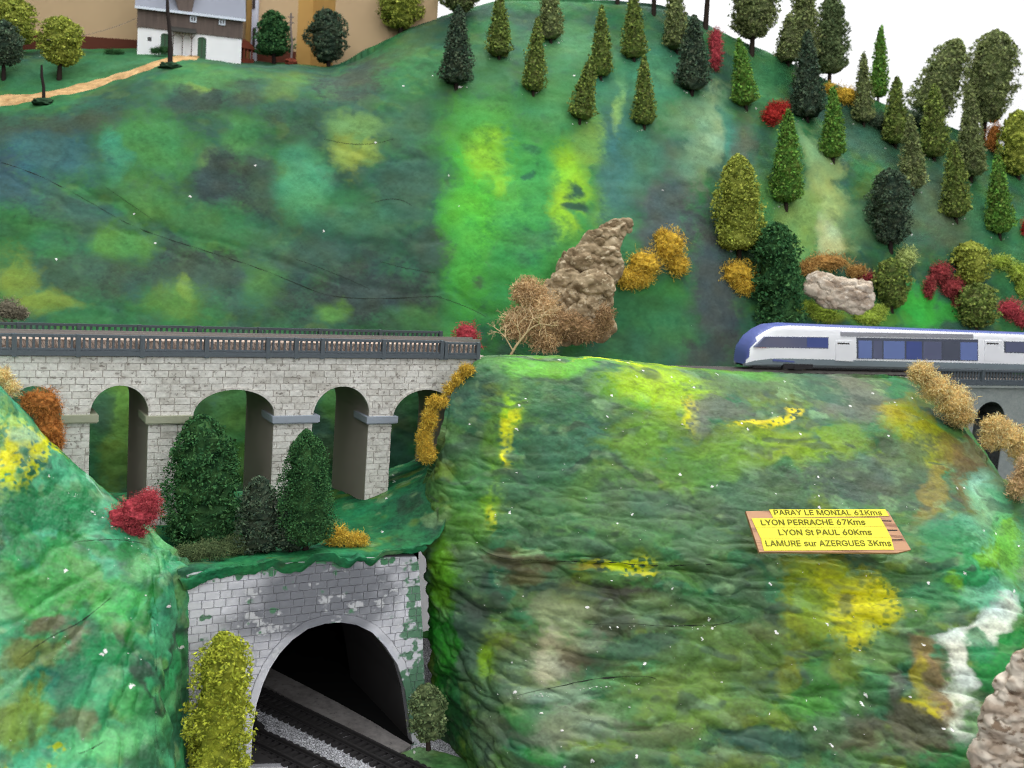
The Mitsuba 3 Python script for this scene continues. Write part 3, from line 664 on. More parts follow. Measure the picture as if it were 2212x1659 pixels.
vis = sbox(float(Sv(-30, 800)[0]), float(Sv(500, 1200)[1]), S_END + .004, z_deck - .0005).intersection(body)
part('mortar_bed', MB().prism(VIA, vis, -.0003, .0008).mesh, 'mortar', via)
stones(VIA, vis, s_lo, s_hi, z_deck, z_lo, .0061, .0130, .00030, ['ashlar', 'ashlar', 'ashlar', 'ashlar_dark'], via, TH, 300)
for A in ARCHES:
    ring = A.buffer(.0021).difference(A).intersection(sbox(s_lo, A.bounds[1] + (A.bounds[3] - A.bounds[1]) * .80, s_hi, 1))
    head = A.buffer(.0021).difference(A)
    zsp = A.bounds[3] - (A.bounds[2] - A.bounds[0]) * .46
    part('arch_ring', MB().prism(VIA, head.intersection(sbox(s_lo, zsp, S_END, 1)), -.0022, .004).mesh, 'ashlar_dark', via)
for (u0, u1, v0, v1), mt in (((130, 211, 896, 909), 'impost_olive'), ((312, 414, 897, 911), 'impost_olive'), ((585, 687, 895, 912), 'impost_grey'), ((788, 855, 897, 913), 'impost_grey')):
    a, b = Sv(u0, (v0 + v1) / 2), Sv(u1, (v0 + v1) / 2)
    zc, hh = (a[1] + b[1]) / 2, .0030
    m = MB().fbox(VIA, a[0], b[0], -.0055, .03, zc - hh, zc + hh).fbox(VIA, a[0] + .001, b[0] - .001, -.0042, .03, zc - hh - .0012, zc - hh + .0002)
    part('impost', m.mesh, mt, via)
# deck, ballast and rails
def gravel(hi, lo, dark):
    def fn(p, n, uv):
        d1, d2, r = voronoi(p.x * 420 + p.z * 130, p.y * 420 + p.z * 170)
        c = mix(CF(*lo), CF(*hi), r)
        return mix(CF(*dark), c, smoothstep(.02, .35, d2 - d1))
    return fn


scene['ballast_pink'] = stone_bsdf(gravel((206, 186, 170), (176, 154, 138), (130, 112, 100)), .9, .0008, .1)
scene['ballast_grey'] = stone_bsdf(gravel((236, 236, 240), (176, 176, 180), (96, 96, 98)), .9, .0010, .2)
diffuse('rail_steel', 120, 116, 112, rough=.35, spec=.8)
diffuse('sleeper_black', 46, 44, 44, rough=.6)
fr_h = float(Sv(100, 722)[1] - Sv(100, 769)[1])
bal = Polygon([(.004, z_deck - .001), (.0065, z_deck + .0128), (.078, z_deck + .0128), (.082, z_deck - .001)])


def along(fr, prof, s0, s1):
    """A profile of (d, z) pushed along s."""
    c = np.array(prof.exterior.coords)[:-1]
    m = trimesh.creation.extrude_polygon(Polygon(c), 1.0, engine='earcut')
    v = np.array(m.vertices)
    return fr.w(s0 + (s1 - s0) * v[:, 2], v[:, 0], v[:, 1]), np.array(m.faces)


part('ballast', along(VIA, bal, s_lo, S_END + .001), 'ballast_pink', via)
for d in (.034, .0515):
    part('rail', MB().fbox(VIA, s_lo, S_END + .02, d, d + .0014, z_deck + .0128, z_deck + .0158).mesh, 'rail_steel', via)


def railing(fr, d, z0, h, s_posts, sub, mat, parent, s_lim, plinth=True, name='railing'):
    """Posts, a top rail, a plinth and balusters between them."""
    zb, zt = z0 + h * .36, z0 + h * .86
    for a, b in zip(s_posts[:-1], s_posts[1:]):
        if b - a < .004:
            continue
        part('top_rail', MB().fbox(fr, a, b, d - .0016, d + .0012, zt, z0 + h).mesh, mat, parent)
        if plinth:
            part('plinth', MB().fbox(fr, a, b, d - .0026, d + .0016, z0 + .0004, z0 + h * .26).fbox(fr, a, b, d - .0014, d + .001, z0 + h * .26 + .0002, zb).mesh, mat, parent)
        n = max(1, int(round((b - a) / sub)))
        for i in range(1, n):
            s = a + (b - a) * i / n
            part('baluster', MB().fbox(fr, s - sub * .20, s + sub * .20, d - .0006, d + .0006, zb, zt).mesh, mat, parent)
    for s in s_posts:
        part('post', MB().fbox(fr, s - .0019, s + .0019, d - .0030, d + .0018, z0 - .0006, z0 + h + .0003).mesh, mat, parent)


posts = [float(Sv(u, 745)[0]) for u in (-105, 30, 168, 306, 445, 577)] + [float(Sv(u, 745)[0]) for u in (638, 695, 827, 952)]
railing(VIA, -.0016, z_deck, fr_h, posts, .0049, 'fence_grey', via, None)
railing(VIA, -.0016, z_deck, fr_h * .92, [float(Sv(u, 750)[0]) for u in (961, 1030)], .0049, 'fence_grey', via, None)
fz = z_deck
far_posts = [float(VIA.px(u, 730, .086)[0]) for u in (-90, 40, 170, 300, 430, 560, 690, 820, 950)]
railing(VIA, .086, z_deck + .0012, float(VIA.px(400, 704, .086)[1]) - z_deck - .0012, far_posts, .0052, 'fence_dark', via, None)

# ------------------------------------------------------------------ line on the embankment
z_rail = float(TRK.w(0, 0, 0)[2] + TRK.px(1600, 800)[1])
scene['ballast_line'] = stone_bsdf(gravel((196, 186, 176), (140, 130, 122), (90, 82, 76)), .9, .0008, .1)
tb = MB()
plan = [VIA.w(S_END + .005, .043, 0)] + [TRK.w(s, .0195, 0) for s in (-.17, -.10, 0, .1, .2, .3, .45)]
plan = PchipInterpolator(np.arange(len(plan)), np.array(plan))(np.linspace(0, len(plan) - 1, 60))
tg = np.gradient(plan, axis=0)
tg /= np.linalg.norm(tg, axis=1, keepdims=True)
nb = np.stack([-tg[:, 1], tg[:, 0], tg[:, 2] * 0], 1)
prof = [(-.034, -.011), (-.022, -.0045), (.024, -.0045), (.05, -.012), (.09, -.02)]
V = np.array([p * [1, 1, 0] + w_ * b_ + [0, 0, z_rail + h_] for p, b_ in zip(plan, nb) for w_, h_ in prof])
i, j = np.meshgrid(np.arange(59), np.arange(4), indexing='ij')
k = i * 5 + j
struct('railway_bed', (V, np.stack([k, k + 1, k + 6, k + 5], -1).reshape(-1, 4)), 'ballast_line', 'ballasted bed of the railway line behind the embankment edge', False)
line = thing('railway_track', 'single railway track under the moving train along the embankment', 'track')
for off in (-.0095, .0095):
    c = plan * [1, 1, 0] + nb * off
    m = MB()
    for h0, h1, ww in ((-.0035, -.0012, .0013), (-.0012, .0, .0008)):
        q = np.stack([c - nb * ww, c + nb * ww], 1)
        v = np.concatenate([q + [0, 0, z_rail + h0], q[:, ::-1] + [0, 0, z_rail + h1]], 1).reshape(-1, 3)
        ii, jj = np.meshgrid(np.arange(59), np.arange(4), indexing='ij')
        kk, k2 = ii * 4 + jj, ii * 4 + (jj + 1) % 4
        m.add(v, np.stack([kk, k2, k2 + 4, kk + 4], -1).reshape(-1, 4))
    part('rail', m.mesh, 'rail_steel', line)
for i in range(0, 60, 1):
    f = Frame(plan[i], math.degrees(math.atan2(tg[i, 1], tg[i, 0])))
    part('sleeper', MB().fbox(f, -.0018, .0018, -.017, .017, z_rail - .0052, z_rail - .0030).mesh, 'sleeper_black', line)

# ------------------------------------------------------------------ second viaduct at the right
W2 = Frame(TRK.w(0, -.022, 0), 24.0)
v2 = thing('grey_viaduct', 'plain grey viaduct wall with a dark arch under the train', 'viaduct')
z2 = float(W2.px(2140, 836)[1])
s20, s21 = float(W2.px(1960, 850)[0]), float(W2.px(2420, 850)[0])
c2 = W2.px(2137, 912)
r2 = float(W2.px(2170, 912)[0] - c2[0])
hole = Polygon([(c2[0] + r2 * math.cos(q), c2[1] + r2 * 1.0 * math.sin(q)) for q in np.linspace(0, math.pi, 20)] + [(c2[0] - r2, .1), (c2[0] + r2, .1)])
scene['grey_wall'] = stone_bsdf(stone_fn((150, 156, 152), (138, 146, 144), (128, 134, 132), 30), .7, .0003)
part('wall', MB().prism(W2, sbox(s20, .12, s21, z2).difference(hole), 0, .06).mesh, 'grey_wall', v2)
diffuse('shade_black', 30, 30, 30)  # black put in for the shade deep inside arch and tunnel
part('arch_lining', MB().prism(W2, hole.buffer(.004).difference(hole), .001, .09).mesh, 'shade_black', v2)
part('arch_back', MB().prism(W2, hole.buffer(.004), .0905, .095).mesh, 'shade_black', v2)
part('ledge', MB().fbox(W2, s20, s21, -.004, .03, z2 - .0005, z2 + .0022).mesh, 'grey_wall', v2)
hz = float(W2.px(2130, 798)[1] - z2 - .0022)
railing(W2, -.001, z2 + .0022, hz, [float(W2.px(u, 815)[0]) for u in (2020, 2118, 2216, 2330)], .0050, 'fence_grey', v2, None)

# ------------------------------------------------------------------ tunnel portal
por = thing('tunnel_portal', 'weathered silver grey stone tunnel portal with moss along its top', 'tunnel portal')
Sp = POR.px
outline = Polygon([Sp(*q) for q in ((404, 1244), (420, 1238), (560, 1222), (700, 1211), (800, 1205), (899, 1202), (904, 1220), (912, 1360), (918, 1500), (924, 1640), (380, 1690))])
hole_px = [(895, 1650), (889, 1600), (882, 1545), (874, 1490), (858, 1435), (832, 1396), (803, 1365), (768, 1348), (735, 1343), (700, 1346), (664, 1357), (630, 1381), (603, 1410), (582, 1442), (566, 1478), (553, 1520), (545, 1570), (540, 1660)]
hole = Polygon([Sp(*q) for q in hole_px]).buffer(.004).buffer(-.004)
Z_BED = float(Sp(880, 1610)[1])
face = outline.difference(hole)


def portal_fn(p, n, uv):
    a = fbm(p.x * 26 + 3, p.y * 26, p.z * 34, 3)
    b = fbm(p.x * 240, p.y * 240, p.z * 240, 3)
    f = noise(p.x * 90, p.y * 90, p.z * 90)
    c = mix(CF(228, 226, 228), CF(202, 202, 210), b)
    mid = dr.exp(-dr.square((p.x - float(pc[0])) / .07)) * dr.exp(-dr.square((p.z - float(pc[2])) / .06))
    c = mix(c, CF(104, 106, 112), smoothstep(.30, .58, .30 * a + .46 * mid + .14 * f) * .92)
    c = mix(c, CF(214, 214, 214), .7 * smoothstep(.60, .70, .5 * b + .5 * f))
    top = (p.z - float(zt0)) / .012
    moss = smoothstep(.52, .60, fbm(p.x * 120, p.y * 120, p.z * 120, 3) * .72 + .26 * top + .20)
    side = smoothstep(.58, .66, fbm(p.x * 110, p.y * 110 + 7, p.z * 110, 3) * .84 + .28 * smoothstep(.026, .0, dr.abs(p.x - float(pr[0]))))
    return mix(c, CF(66, 124, 84), dr.maximum(moss, side * .9))


pc, pr, zt0 = POR.w(*[Sp(690, 1290)[0], 0, Sp(690, 1290)[1]]), POR.w(*[Sp(905, 1400)[0], 0, Sp(905, 1400)[1]]), Sp(700, 1215)[1]
scene['portal_stone'] = stone_bsdf(portal_fn, .38, .0005, .6)
diffuse('portal_mortar', 156, 156, 160)
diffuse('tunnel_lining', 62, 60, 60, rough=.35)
part('core', MB().prism(POR, face, .0, .008).mesh, 'portal_mortar', por)
ring = hole.buffer(.0068).difference(hole).intersection(outline)
part('arch_ring', MB().prism(POR, ring, -.0016, .002).mesh, 'portal_stone', por)
stones(POR, face.difference(hole.buffer(.0072)), float(Sp(380, 1300)[0]), float(Sp(930, 1300)[0]), float(Sp(650, 1190)[1]), Z_BED - .02, .0068, .0112, .00030, ['portal_stone'], por, .0010, 300)
inner = hole.buffer(-.0005)
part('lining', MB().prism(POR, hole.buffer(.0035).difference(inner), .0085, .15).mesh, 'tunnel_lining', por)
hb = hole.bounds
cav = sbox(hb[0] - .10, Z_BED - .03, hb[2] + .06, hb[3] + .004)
part('cavity_front', MB().prism(POR, cav.difference(hole.buffer(.003)), .1502, .1515).mesh, 'shade_black', por)
part('cavity', MB().prism(POR, cav.buffer(.004, join_style=2).difference(cav), .1516, .34).mesh, 'shade_black', por)
part('cavity_end', MB().prism(POR, cav.buffer(.004, join_style=2), .341, .344).mesh, 'shade_black', por)
edge_r = [Sp(*q) for q in ((905, 1200), (913, 1360), (920, 1500), (926, 1620))]

# ------------------------------------------------------------------ lower ground with two tracks
xs, ys = np.linspace(-.55, .35, 150), np.linspace(.55, 1.2, 110)
X, Y = np.meshgrid(xs, ys)
Zg = Z_BED + .0022 * (nfbm(np.stack([X * 90, Y * 90, X * 0], -1), 3, 71) - .5)
i, j = np.meshgrid(np.arange(109), np.arange(149), indexing='ij')
k = i * 150 + j
struct('ballast_bed', (np.stack([X, Y, Zg], -1).reshape(-1, 3), np.stack([k, k + 1, k + 151, k + 150], -1).reshape(-1, 4)), 'ballast_grey', 'pale grey gravel bed under the two lower tracks')


def bed(u, v, h=.0):
    d = ray(u, v)
    return EYE + d * ((Z_BED + h - EYE[2]) / d[2])


def track(pxs, label, h=.0048, seed=1):
    t = thing('railway_track', label, 'track', 'lower tracks curving into the tunnel')
    c = np.array([bed(u, v, h) for u, v in pxs])
    tt = np.linspace(0, 1, len(c))
    q = np.stack([np.polyval(np.polyfit(tt, c[:, kk], 2), np.linspace(-.25, 1.25, 90)) for kk in range(3)], 1)
    q[:, 2] = Z_BED
    g = np.gradient(q, axis=0)
    L_ = np.concatenate([[0], np.cumsum(np.linalg.norm(np.diff(q, axis=0), axis=1))])
    n = int(L_[-1] / .0078)
    qq = np.stack([np.interp(np.linspace(0, L_[-1], n), L_, q[:, kk]) for kk in range(3)], 1)
    g = np.gradient(qq, axis=0)
    for i in range(n):
        f = Frame(qq[i], math.degrees(math.atan2(g[i, 1], g[i, 0])))
        part('sleeper', MB().fbox(f, -.0021, .0021, -.0165, .0165, Z_BED - .001, Z_BED + .0030).mesh, 'sleeper_black', t)
    g /= np.linalg.norm(g, axis=1, keepdims=True)
    nb_ = np.stack([-g[:, 1], g[:, 0], 0 * g[:, 0]], 1)
    for off in (-.0088, .0088):
        m = MB()
        cc = qq + nb_ * off
        for h0, h1, ww in ((.0030, .0036, .0019), (.0036, .0055, .0005), (.0055, .0066, .0011)):
            e = np.stack([cc - nb_ * ww, cc + nb_ * ww], 1)
            v = np.concatenate([e + [0, 0, h0], e[:, ::-1] + [0, 0, h1]], 1).reshape(-1, 3)
            ii, jj = np.meshgrid(np.arange(n - 1), np.arange(4), indexing='ij')
            kk, k2 = ii * 4 + jj, ii * 4 + (jj + 1) % 4
            m.add(v, np.stack([kk, k2, k2 + 4, kk + 4], -1).reshape(-1, 4))
        part('rail', m.mesh, 'sleeper_black', t)


track([(950, 1690), (860, 1650), (770, 1600), (690, 1560), (620, 1527), (560, 1500)], 'black track running into the tunnel mouth, nearer its right wall')
track([(760, 1690), (690, 1655), (620, 1620), (560, 1592), (500, 1566)], 'black track beside the yellow green bush, outside the tunnel')
gp = []
for u, v in ((905, 1612), (960, 1625), (1040, 1650), (1120, 1690), (1000, 1700), (930, 1668), (880, 1640), (862, 1628)):
    gp.append(bed(u, v, .0024)[:2])
m = trimesh.creation.extrude_polygon(Polygon(gp).buffer(.004).buffer(-.004), .0015, engine='earcut')
m.apply_translation([0, 0, Z_BED + .0006])
m = m.subdivide().subdivide()
scene['verge_paint'] = bsdf_paint(paint_fn((96, 148, 92), (130, 168, 120), [], .5), .5, .0006, .3)
struct('verge', (m.vertices, m.faces), 'verge_paint', 'green painted verge beside the lower track', False)
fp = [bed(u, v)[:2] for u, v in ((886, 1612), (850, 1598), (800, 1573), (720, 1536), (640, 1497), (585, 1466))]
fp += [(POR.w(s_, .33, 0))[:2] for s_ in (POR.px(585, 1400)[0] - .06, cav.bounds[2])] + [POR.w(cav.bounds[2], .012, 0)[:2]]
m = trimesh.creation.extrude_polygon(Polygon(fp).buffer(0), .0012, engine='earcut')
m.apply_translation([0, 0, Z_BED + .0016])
part('floor', (m.vertices, m.faces), 'shade_black', por, label='black sheet over the tunnel floor painting the shade inside')  # sheet laid over the pale gravel, its black is painted shade
cp = [bed(u, v)[:2] for u, v in ((575, 1446), (650, 1484), (730, 1526), (805, 1568), (850, 1596), (888, 1618), (862, 1636), (790, 1602), (700, 1556), (630, 1520), (560, 1480))]
scene['concrete'] = stone_bsdf(stone_fn((150, 145, 142), (124, 119, 117), (96, 92, 90), 40), .5, .0003)
m = trimesh.creation.extrude_polygon(Polygon(cp), .0032, engine='earcut')
m.apply_translation([0, 0, Z_BED + .0006])
struct('pavement', (m.vertices, m.faces), 'concrete', 'smooth pale strip between the track and the tunnel wall', False)
gp = [bed(u, v)[:2] for u, v in ((640, 1632), (700, 1650), (740, 1672), (720, 1685), (660, 1655))]

# ------------------------------------------------------------------ train
ser = thing('train', 'white and blue railcar with long dark windows running along the embankment', 'train')
diffuse('train_white', 245, 245, 248, rough=.3, spec=.6)
diffuse('train_blue', 88, 100, 160, rough=.3, spec=.6)
diffuse('train_grey', 132, 144, 150, rough=.4)
diffuse('train_dark', 42, 40, 42, rough=.6)
diffuse('cantrail_grey', 158, 158, 166, rough=.4)
for nm, c in (('glass_slate', (104, 108, 134)), ('glass_blue', (116, 132, 184)), ('glass_navy', (84, 96, 152)), ('glass_dark', (92, 96, 110))):
    scene[nm] = dict(type='twosided', b=dict(type='principled', base_color=rgb(*c), roughness=.15, specular=.8))
diffuse('lamp_red', 200, 60, 60, rough=.3)
St = TRK.px
WT = .036
zr = z_rail
z_roof, z_waist_lo = float(St(1760, 703)[1]), float(St(1760, 776)[1])
z_white_top = float(St(1760, 716)[1])
sec = [(.006, zr + .0035), (.0012, zr + .0075), (.0002, z_waist_lo), (.0, z_waist_lo + .012), (.0006, z_white_top), (.0045, z_roof - .0016), (.010, z_roof - .0003), (WT / 2, z_roof)]
sec = sec + [(WT - d, z) for d, z in sec[-2::-1]]
sec = np.array(sec)
st_px = [(1594, 768), (1600, 757), (1612, 744), (1632, 727), (1655, 713), (1678, 704)]
stat = []
for (u, v), w_, d_ in zip(st_px, (.50, .66, .78, .88, .95, .99), (.022, .018, .012, .006, .003, 0)):
    s, z = TRK.px(u, v, d_)
    stat.append((s, z, w_))
stat += [(stat[-1][0] + .02, z_roof, 1.0)] + [(x, z_roof, 1.0) for x in np.linspace(stat[-1][0] + .04, float(St(2420, 770)[0]), 8)]
ring_ = []
for s, zt, w_ in stat:
    zb = zr + .0035 if w_ > .6 else zr + .006
    q = sec.copy()
    q[:, 1] = zb + (sec[:, 1] - sec[0, 1]) * (zt - zb) / (z_roof - sec[0, 1])
    q[:, 0] = WT / 2 + (sec[:, 0] - WT / 2) * w_
    ring_.append(TRK.w(s, q[:, 0], q[:, 1]))
ring_ = np.array(ring_)
nS, nP = ring_.shape[:2]
groups = {'skirt': ('train_grey', []), 'body': ('train_white', []), 'roof': ('train_blue', []), 'nose': ('train_blue', [])}
for i in range(nS - 1):
    for j in range(nP - 1):
        q = [i * nP + j, i * nP + j + 1, (i + 1) * nP + j + 1, (i + 1) * nP + j]
        jj = min(j, nP - 2 - j)
        g = 'skirt' if jj < 2 else 'body' if jj < 5 else 'roof'
        if i < 5 and g != 'skirt':
            g = 'body' if g == 'body' and i >= (1, 2, 3)[jj - 2] else 'nose'
        groups[g][1].append(q)
groups['nose'][1].append([j for j in (0, nP - 1, nP - 2, 1)])
for a in range(1, nP // 2):
    groups['nose'][1].append([a, nP - 1 - a, nP - 2 - a, a + 1])
for g, (mt, fs) in groups.items():
    part(g, (ring_.reshape(-1, 3), np.array(fs)), mt, ser, smooth=35)


def panel(name, pts, mt, d0=-.0006, d1=.0012, label=None, shrink=.985):
    return part(name, MB().prism(TRK, Polygon([St(*p) for p in pts]), d0, d1, shrink).mesh, mt, ser, label=label)


panel('cab_window', [(1652, 727), (1790, 728), (1790, 753), (1630, 750)], 'glass_slate', -.0006, .004)
panel('cab_pane', [(1742, 729), (1788, 729.5), (1788, 751), (1742, 750)], 'glass_navy', -.0008, .001)
panel('cantrail', [(1815, 717), (2104, 722), (2104, 731), (1815, 726)], 'cantrail_grey')
panel('window_band', [(1849, 729), (2114, 733), (2114, 780), (1849, 775)], 'glass_dark')
xs_ = [1852, 1884, 1906, 1955, 1992, 2034, 2072, 2112]
for q, (a, b) in enumerate(zip(xs_[:-1], xs_[1:])):
    f = lambda u, lo: (735 if lo else 774) + (u - 1849) * .017
    panel('pane', [(a + 1.5, f(a, 1)), (b - 1.5, f(b, 1)), (b - 1.5, f(b, 0)), (a + 1.5, f(a, 0))], ['glass_blue', 'glass_slate', 'glass_blue', 'glass_navy', 'glass_slate', 'glass_dark', 'glass_blue'][q], -.0009, .001)
panel('window_band', [(2168, 737), (2420, 742), (2420, 768), (2168, 762)], 'glass_dark')
panel('pane', [(2171, 739), (2290, 741), (2290, 763), (2171, 760)], 'glass_slate', -.0009, .001)
for u in (1808, 2130):
    panel('handle', [(u, 740), (u + 26, 741), (u + 26, 744), (u, 743)], 'train_dark', -.0011, .001)
    panel('door', [(u - 4, 735), (u + 34, 736), (u + 34, 781), (u - 4, 779)], 'train_white', -.0008, .001)
panel('headlight', [(1636, 745), (1656, 746), (1654, 751), (1634, 750)], 'lamp_red', -.0004, .006, label='small red lamp beside the cab window')
panel('lower_stripe', [(1670, 776), (1716, 780), (1716, 783), (1670, 780)], 'train_blue', -.0006, .004)
part('underframe', MB().fbox(TRK, stat[3][0], stat[-1][0], .005, WT - .005, zr + .0022, zr + .008).mesh, 'train_dark', ser)
for u0 in (1725, 2300):
    s0 = float(St(u0, 790)[0])
    b_ = part('bogie', MB().fbox(TRK, s0 - .021, s0 + .021, .0005, .004, zr + .0028, zr + .0085).fbox(TRK, s0 - .006, s0 + .006, -.0003, .003, zr + .002, zr + .0068).mesh, 'train_dark', ser)
    for ds in (-.0125, .0125):
        for d in (.0068, .0262):
            an = np.linspace(0, 2 * math.pi, 20, endpoint=False)
            part('wheel', MB().prism(TRK, Polygon(np.stack([s0 + ds + .0052 * np.cos(an), zr + .0052 + .0052 * np.sin(an)], 1)), d, d + .0026).mesh, 'rail_steel', b_)

# ------------------------------------------------------------------ barn
BRN = Frame(at(297, 106, 1.50), 17)
Sb = BRN.px
barn = thing('barn', 'white barn with dark timber upper storey, grey roof and green doors', 'barn')
diffuse('barn_white', 250, 250, 250)
diffuse('roof_grey', 142, 146, 156)
diffuse('gutter_white', 226, 234, 244)
diffuse('door_green', 78, 108, 84)
diffuse('timber_dark', 84, 74, 68)
diffuse('canopy_dark', 72, 72, 68)
diffuse('black_glass', 26, 28, 26, rough=.2)


def timber(p, n, uv):
    f = fbm(p.x * 500, p.y * 500, p.z * 30, 2)
    return mix(CF(128, 114, 106), CF(92, 82, 78), f)


scene['timber'] = dict(type='twosided', b=dict(type='diffuse', reflectance=proc(timber)))
sl, sr = float(Sb(297, 80)[0]), float(Sb(522, 90)[0])
zb, zm, ze = float(Sb(297, 107)[1]), float(Sb(400, 70)[1]), float(Sb(400, 30.5)[1])
zbr = float(Sb(522, 131)[1])
DB = .085
d1s, d2s = [float(Sb(u, 95)[0]) for u in (347, 365)], [float(Sb(u, 100)[0]) for u in (427, 445.5)]
zd1, zd2 = [float(Sb(356, v)[1]) for v in (109, 72)], [float(Sb(436, v)[1]) for v in (121, 80)]


def door_poly(a, b, z0, z1):
    r_ = (b - a) / 2
    return Polygon([(a, z0), (b, z0)] + [((a + b) / 2 + r_ * math.cos(t_), z1 - r_ * .55 + r_ * .55 * math.sin(t_)) for t_ in np.linspace(0, math.pi, 12)])


dp1, dp2 = door_poly(*d1s, zb - .006, zd1[1]), door_poly(*d2s, zb - .006, zd2[1])
w0 = [Sb(318.6, 84)[0], Sb(327.5, 84)[0], Sb(323, 89)[1], Sb(323, 80)[1]]
wall_poly = Polygon([(sl, zb - .012), (sr, zb - .012), (sr, zm), (sl, zm)])
part('wall', MB().prism(BRN, wall_poly.difference(dp1).difference(dp2).difference(sbox(w0[0], w0[2], w0[1], w0[3])), 0, .004).fbox(BRN, sl, sl + .003, .0042, DB, zb - .012, zm).fbox(BRN, sr - .003, sr, .0042, DB, zb - .012, zm).mesh, 'barn_white', barn, label='white plastered ground floor wall')
for dp in (dp1, dp2):
    dk = part('door', MB().prism(BRN, dp.buffer(.0008), .0022, .0038).mesh, 'door_green', barn)
    x0, y0, x1, y1 = dp.bounds
    part('door_board', MB().fbox(BRN, (x0 + x1) / 2 - .0003, (x0 + x1) / 2 + .0003, .0016, .0023, y0 + .006, y1 - .002).mesh, 'timber_dark', dk)
wk = part('window', MB().fbox(BRN, w0[0] - .0005, w0[1] + .0005, .0024, .0036, w0[2] - .0005, w0[3] + .0005).mesh, 'black_glass', barn)
part('upper_wall', MB().fbox(BRN, sl - .001, sr + .001, -.0012, DB + .001, zm + .0003, ze).mesh, 'timber', barn)
rng = np.random.default_rng(8)
npl = 46
for i_ in range(npl):
    a, b = sl - .001 + (sr - sl + .002) * i_ / npl, sl - .001 + (sr - sl + .002) * (i_ + 1) / npl
    part('plank', MB().fbox(BRN, a + .0002, b - .0002, -.0017 - rng.uniform(0, .0004), -.0011, zm + .0003 - rng.uniform(0, .0008), ze - .0004).mesh, 'timber', barn)
for ua, ub, va, vb in ((410.5, 425, 35.8, 48.8), (473, 487, 41.5, 55.3)):
    a, b, lo, hi = Sb(ua, va)[0], Sb(ub, va)[0], Sb((ua + ub) / 2, vb)[1], Sb((ua + ub) / 2, va)[1]
    fr_ = sbox(a, lo, b, hi)
    w_, h_ = b - a, hi - lo
    holes = [sbox(a + w_ * .18, lo + h_ * .2, a + w_ * .42, hi - h_ * .12), sbox(a + w_ * .58, lo + h_ * .2, a + w_ * .82, hi - h_ * .12)]
    wk = part('window', MB().prism(BRN, fr_.difference(holes[0]).difference(holes[1]), -.0036, -.0017).mesh, 'gutter_white', barn, label='white framed twin window')
    for hh in holes:
        part('pane', MB().prism(BRN, hh.buffer(.0003), -.0026, -.0018).mesh, 'black_glass', wk)
DR = DB / 2 + .004
zt_ = ze + .062
roof = MB()
v = BRN.w(np.array([sl - .004, sr + .004, sr + .004, sl - .004] * 2), np.array([-.006, -.006, DR, DR, -.006, -.006, DR, DR]), np.array([ze, ze, zt_, zt_, ze + .0022, ze + .0022, zt_ + .0022, zt_ + .0022]))
roof.add(v, [[0, 1, 2, 3], [4, 5, 6, 7], [0, 1, 5, 4], [1, 2, 6, 5], [2, 3, 7, 6], [3, 0, 4, 7]])
v = BRN.w(np.array([sl - .004, sr + .004, sr + .004, sl - .004] * 2), np.array([DB + .01, DB + .01, DR, DR] * 2), np.array([ze, ze, zt_, zt_, ze + .0022, ze + .0022, zt_ + .0022, zt_ + .0022]))
roof.add(v, [[0, 1, 2, 3], [4, 5, 6, 7], [0, 1, 5, 4], [1, 2, 6, 5], [2, 3, 7, 6], [3, 0, 4, 7]])
rk = part('roof', roof.mesh, 'roof_grey', barn)
part('gutter', MB().fbox(BRN, sl - .004, sr + .004, -.0082, -.0055, ze - .0012, ze + .0019).mesh, 'gutter_white', barn)
dm = [Sb(u, v_)[0] for u, v_ in ((386, 28), (414, 31))]
dz1 = ze + .034
dmr = part('dormer', MB().prism(BRN, Polygon([(dm[0], ze + .002), (dm[1], ze + .002), (dm[1] + .005, dz1), (dm[0] - .010, dz1)]), -.0054, .05).mesh, 'timber', barn)
cn = [float(Sb(u, 70)[0]) for u in (369, 424)]
zc = float(Sb(396, 66)[1])
v = BRN.w(np.array([cn[0], cn[1], cn[1], cn[0]] * 2), np.array([-.014, -.014, 0, 0] * 2), np.array([zc - .0045, zc - .0045, zc + .0035, zc + .0035, zc - .0035, zc - .0035, zc + .0045, zc + .0045]))
part('canopy', MB().add(v, [[0, 1, 2, 3], [4, 5, 6, 7], [0, 1, 5, 4], [1, 2, 6, 5], [2, 3, 7, 6], [3, 0, 4, 7]]).mesh, 'canopy_dark', barn)
for u in (374, 394, 413.8):
    s = float(Sb(u, 95)[0])
    m = MB().fbox(BRN, s - .0006, s + .0006, -.0125, -.0113, zb - .012, zc - .003).fbox(BRN, s - .006, s + .006, -.0127, -.0111, zc - .0046, zc - .0034)
    m.tube(BRN.w([s - .0045, s], [-.012, -.012], [zc - .0046, zc - .0115]), .0005, 5).tube(BRN.w([s + .0045, s], [-.012, -.012], [zc - .0046, zc - .0115]), .0005, 5)
    part('canopy_post', m.mesh, 'timber_dark', barn)

shed = thing('shelter', 'small red brown open shelter standing right of the white barn', 'shelter')
SH = Frame(at(524, 131, 1.545), 12)
Ss = SH.px
diffuse('shelter_red', 116, 62, 48)
a, b = float(Ss(521, 110)[0]), float(Ss(549, 110)[0])
z0s, z1s, z2s = float(Ss(540, 133)[1]), float(Ss(540, 104)[1]), float(Ss(530, 84)[1])
part('roof', MB().prism(SH, Polygon([(a - .002, z1s), (b + .003, z1s - .002), (b - .006, z2s - .004), (a + .002, z2s)]), 0, .028).mesh, 'shelter_red', shed)
for s in (a + .004, (a + b) / 2, b - .003):
    part('post', MB().fbox(SH, s - .001, s + .001, .001, .003, z0s - .012, z1s + .001).mesh, 'shelter_red', shed)
part('bench', MB().fbox(SH, a, b, .004, .02, z0s - .012, z0s + .004).mesh, 'shelter_red', shed)

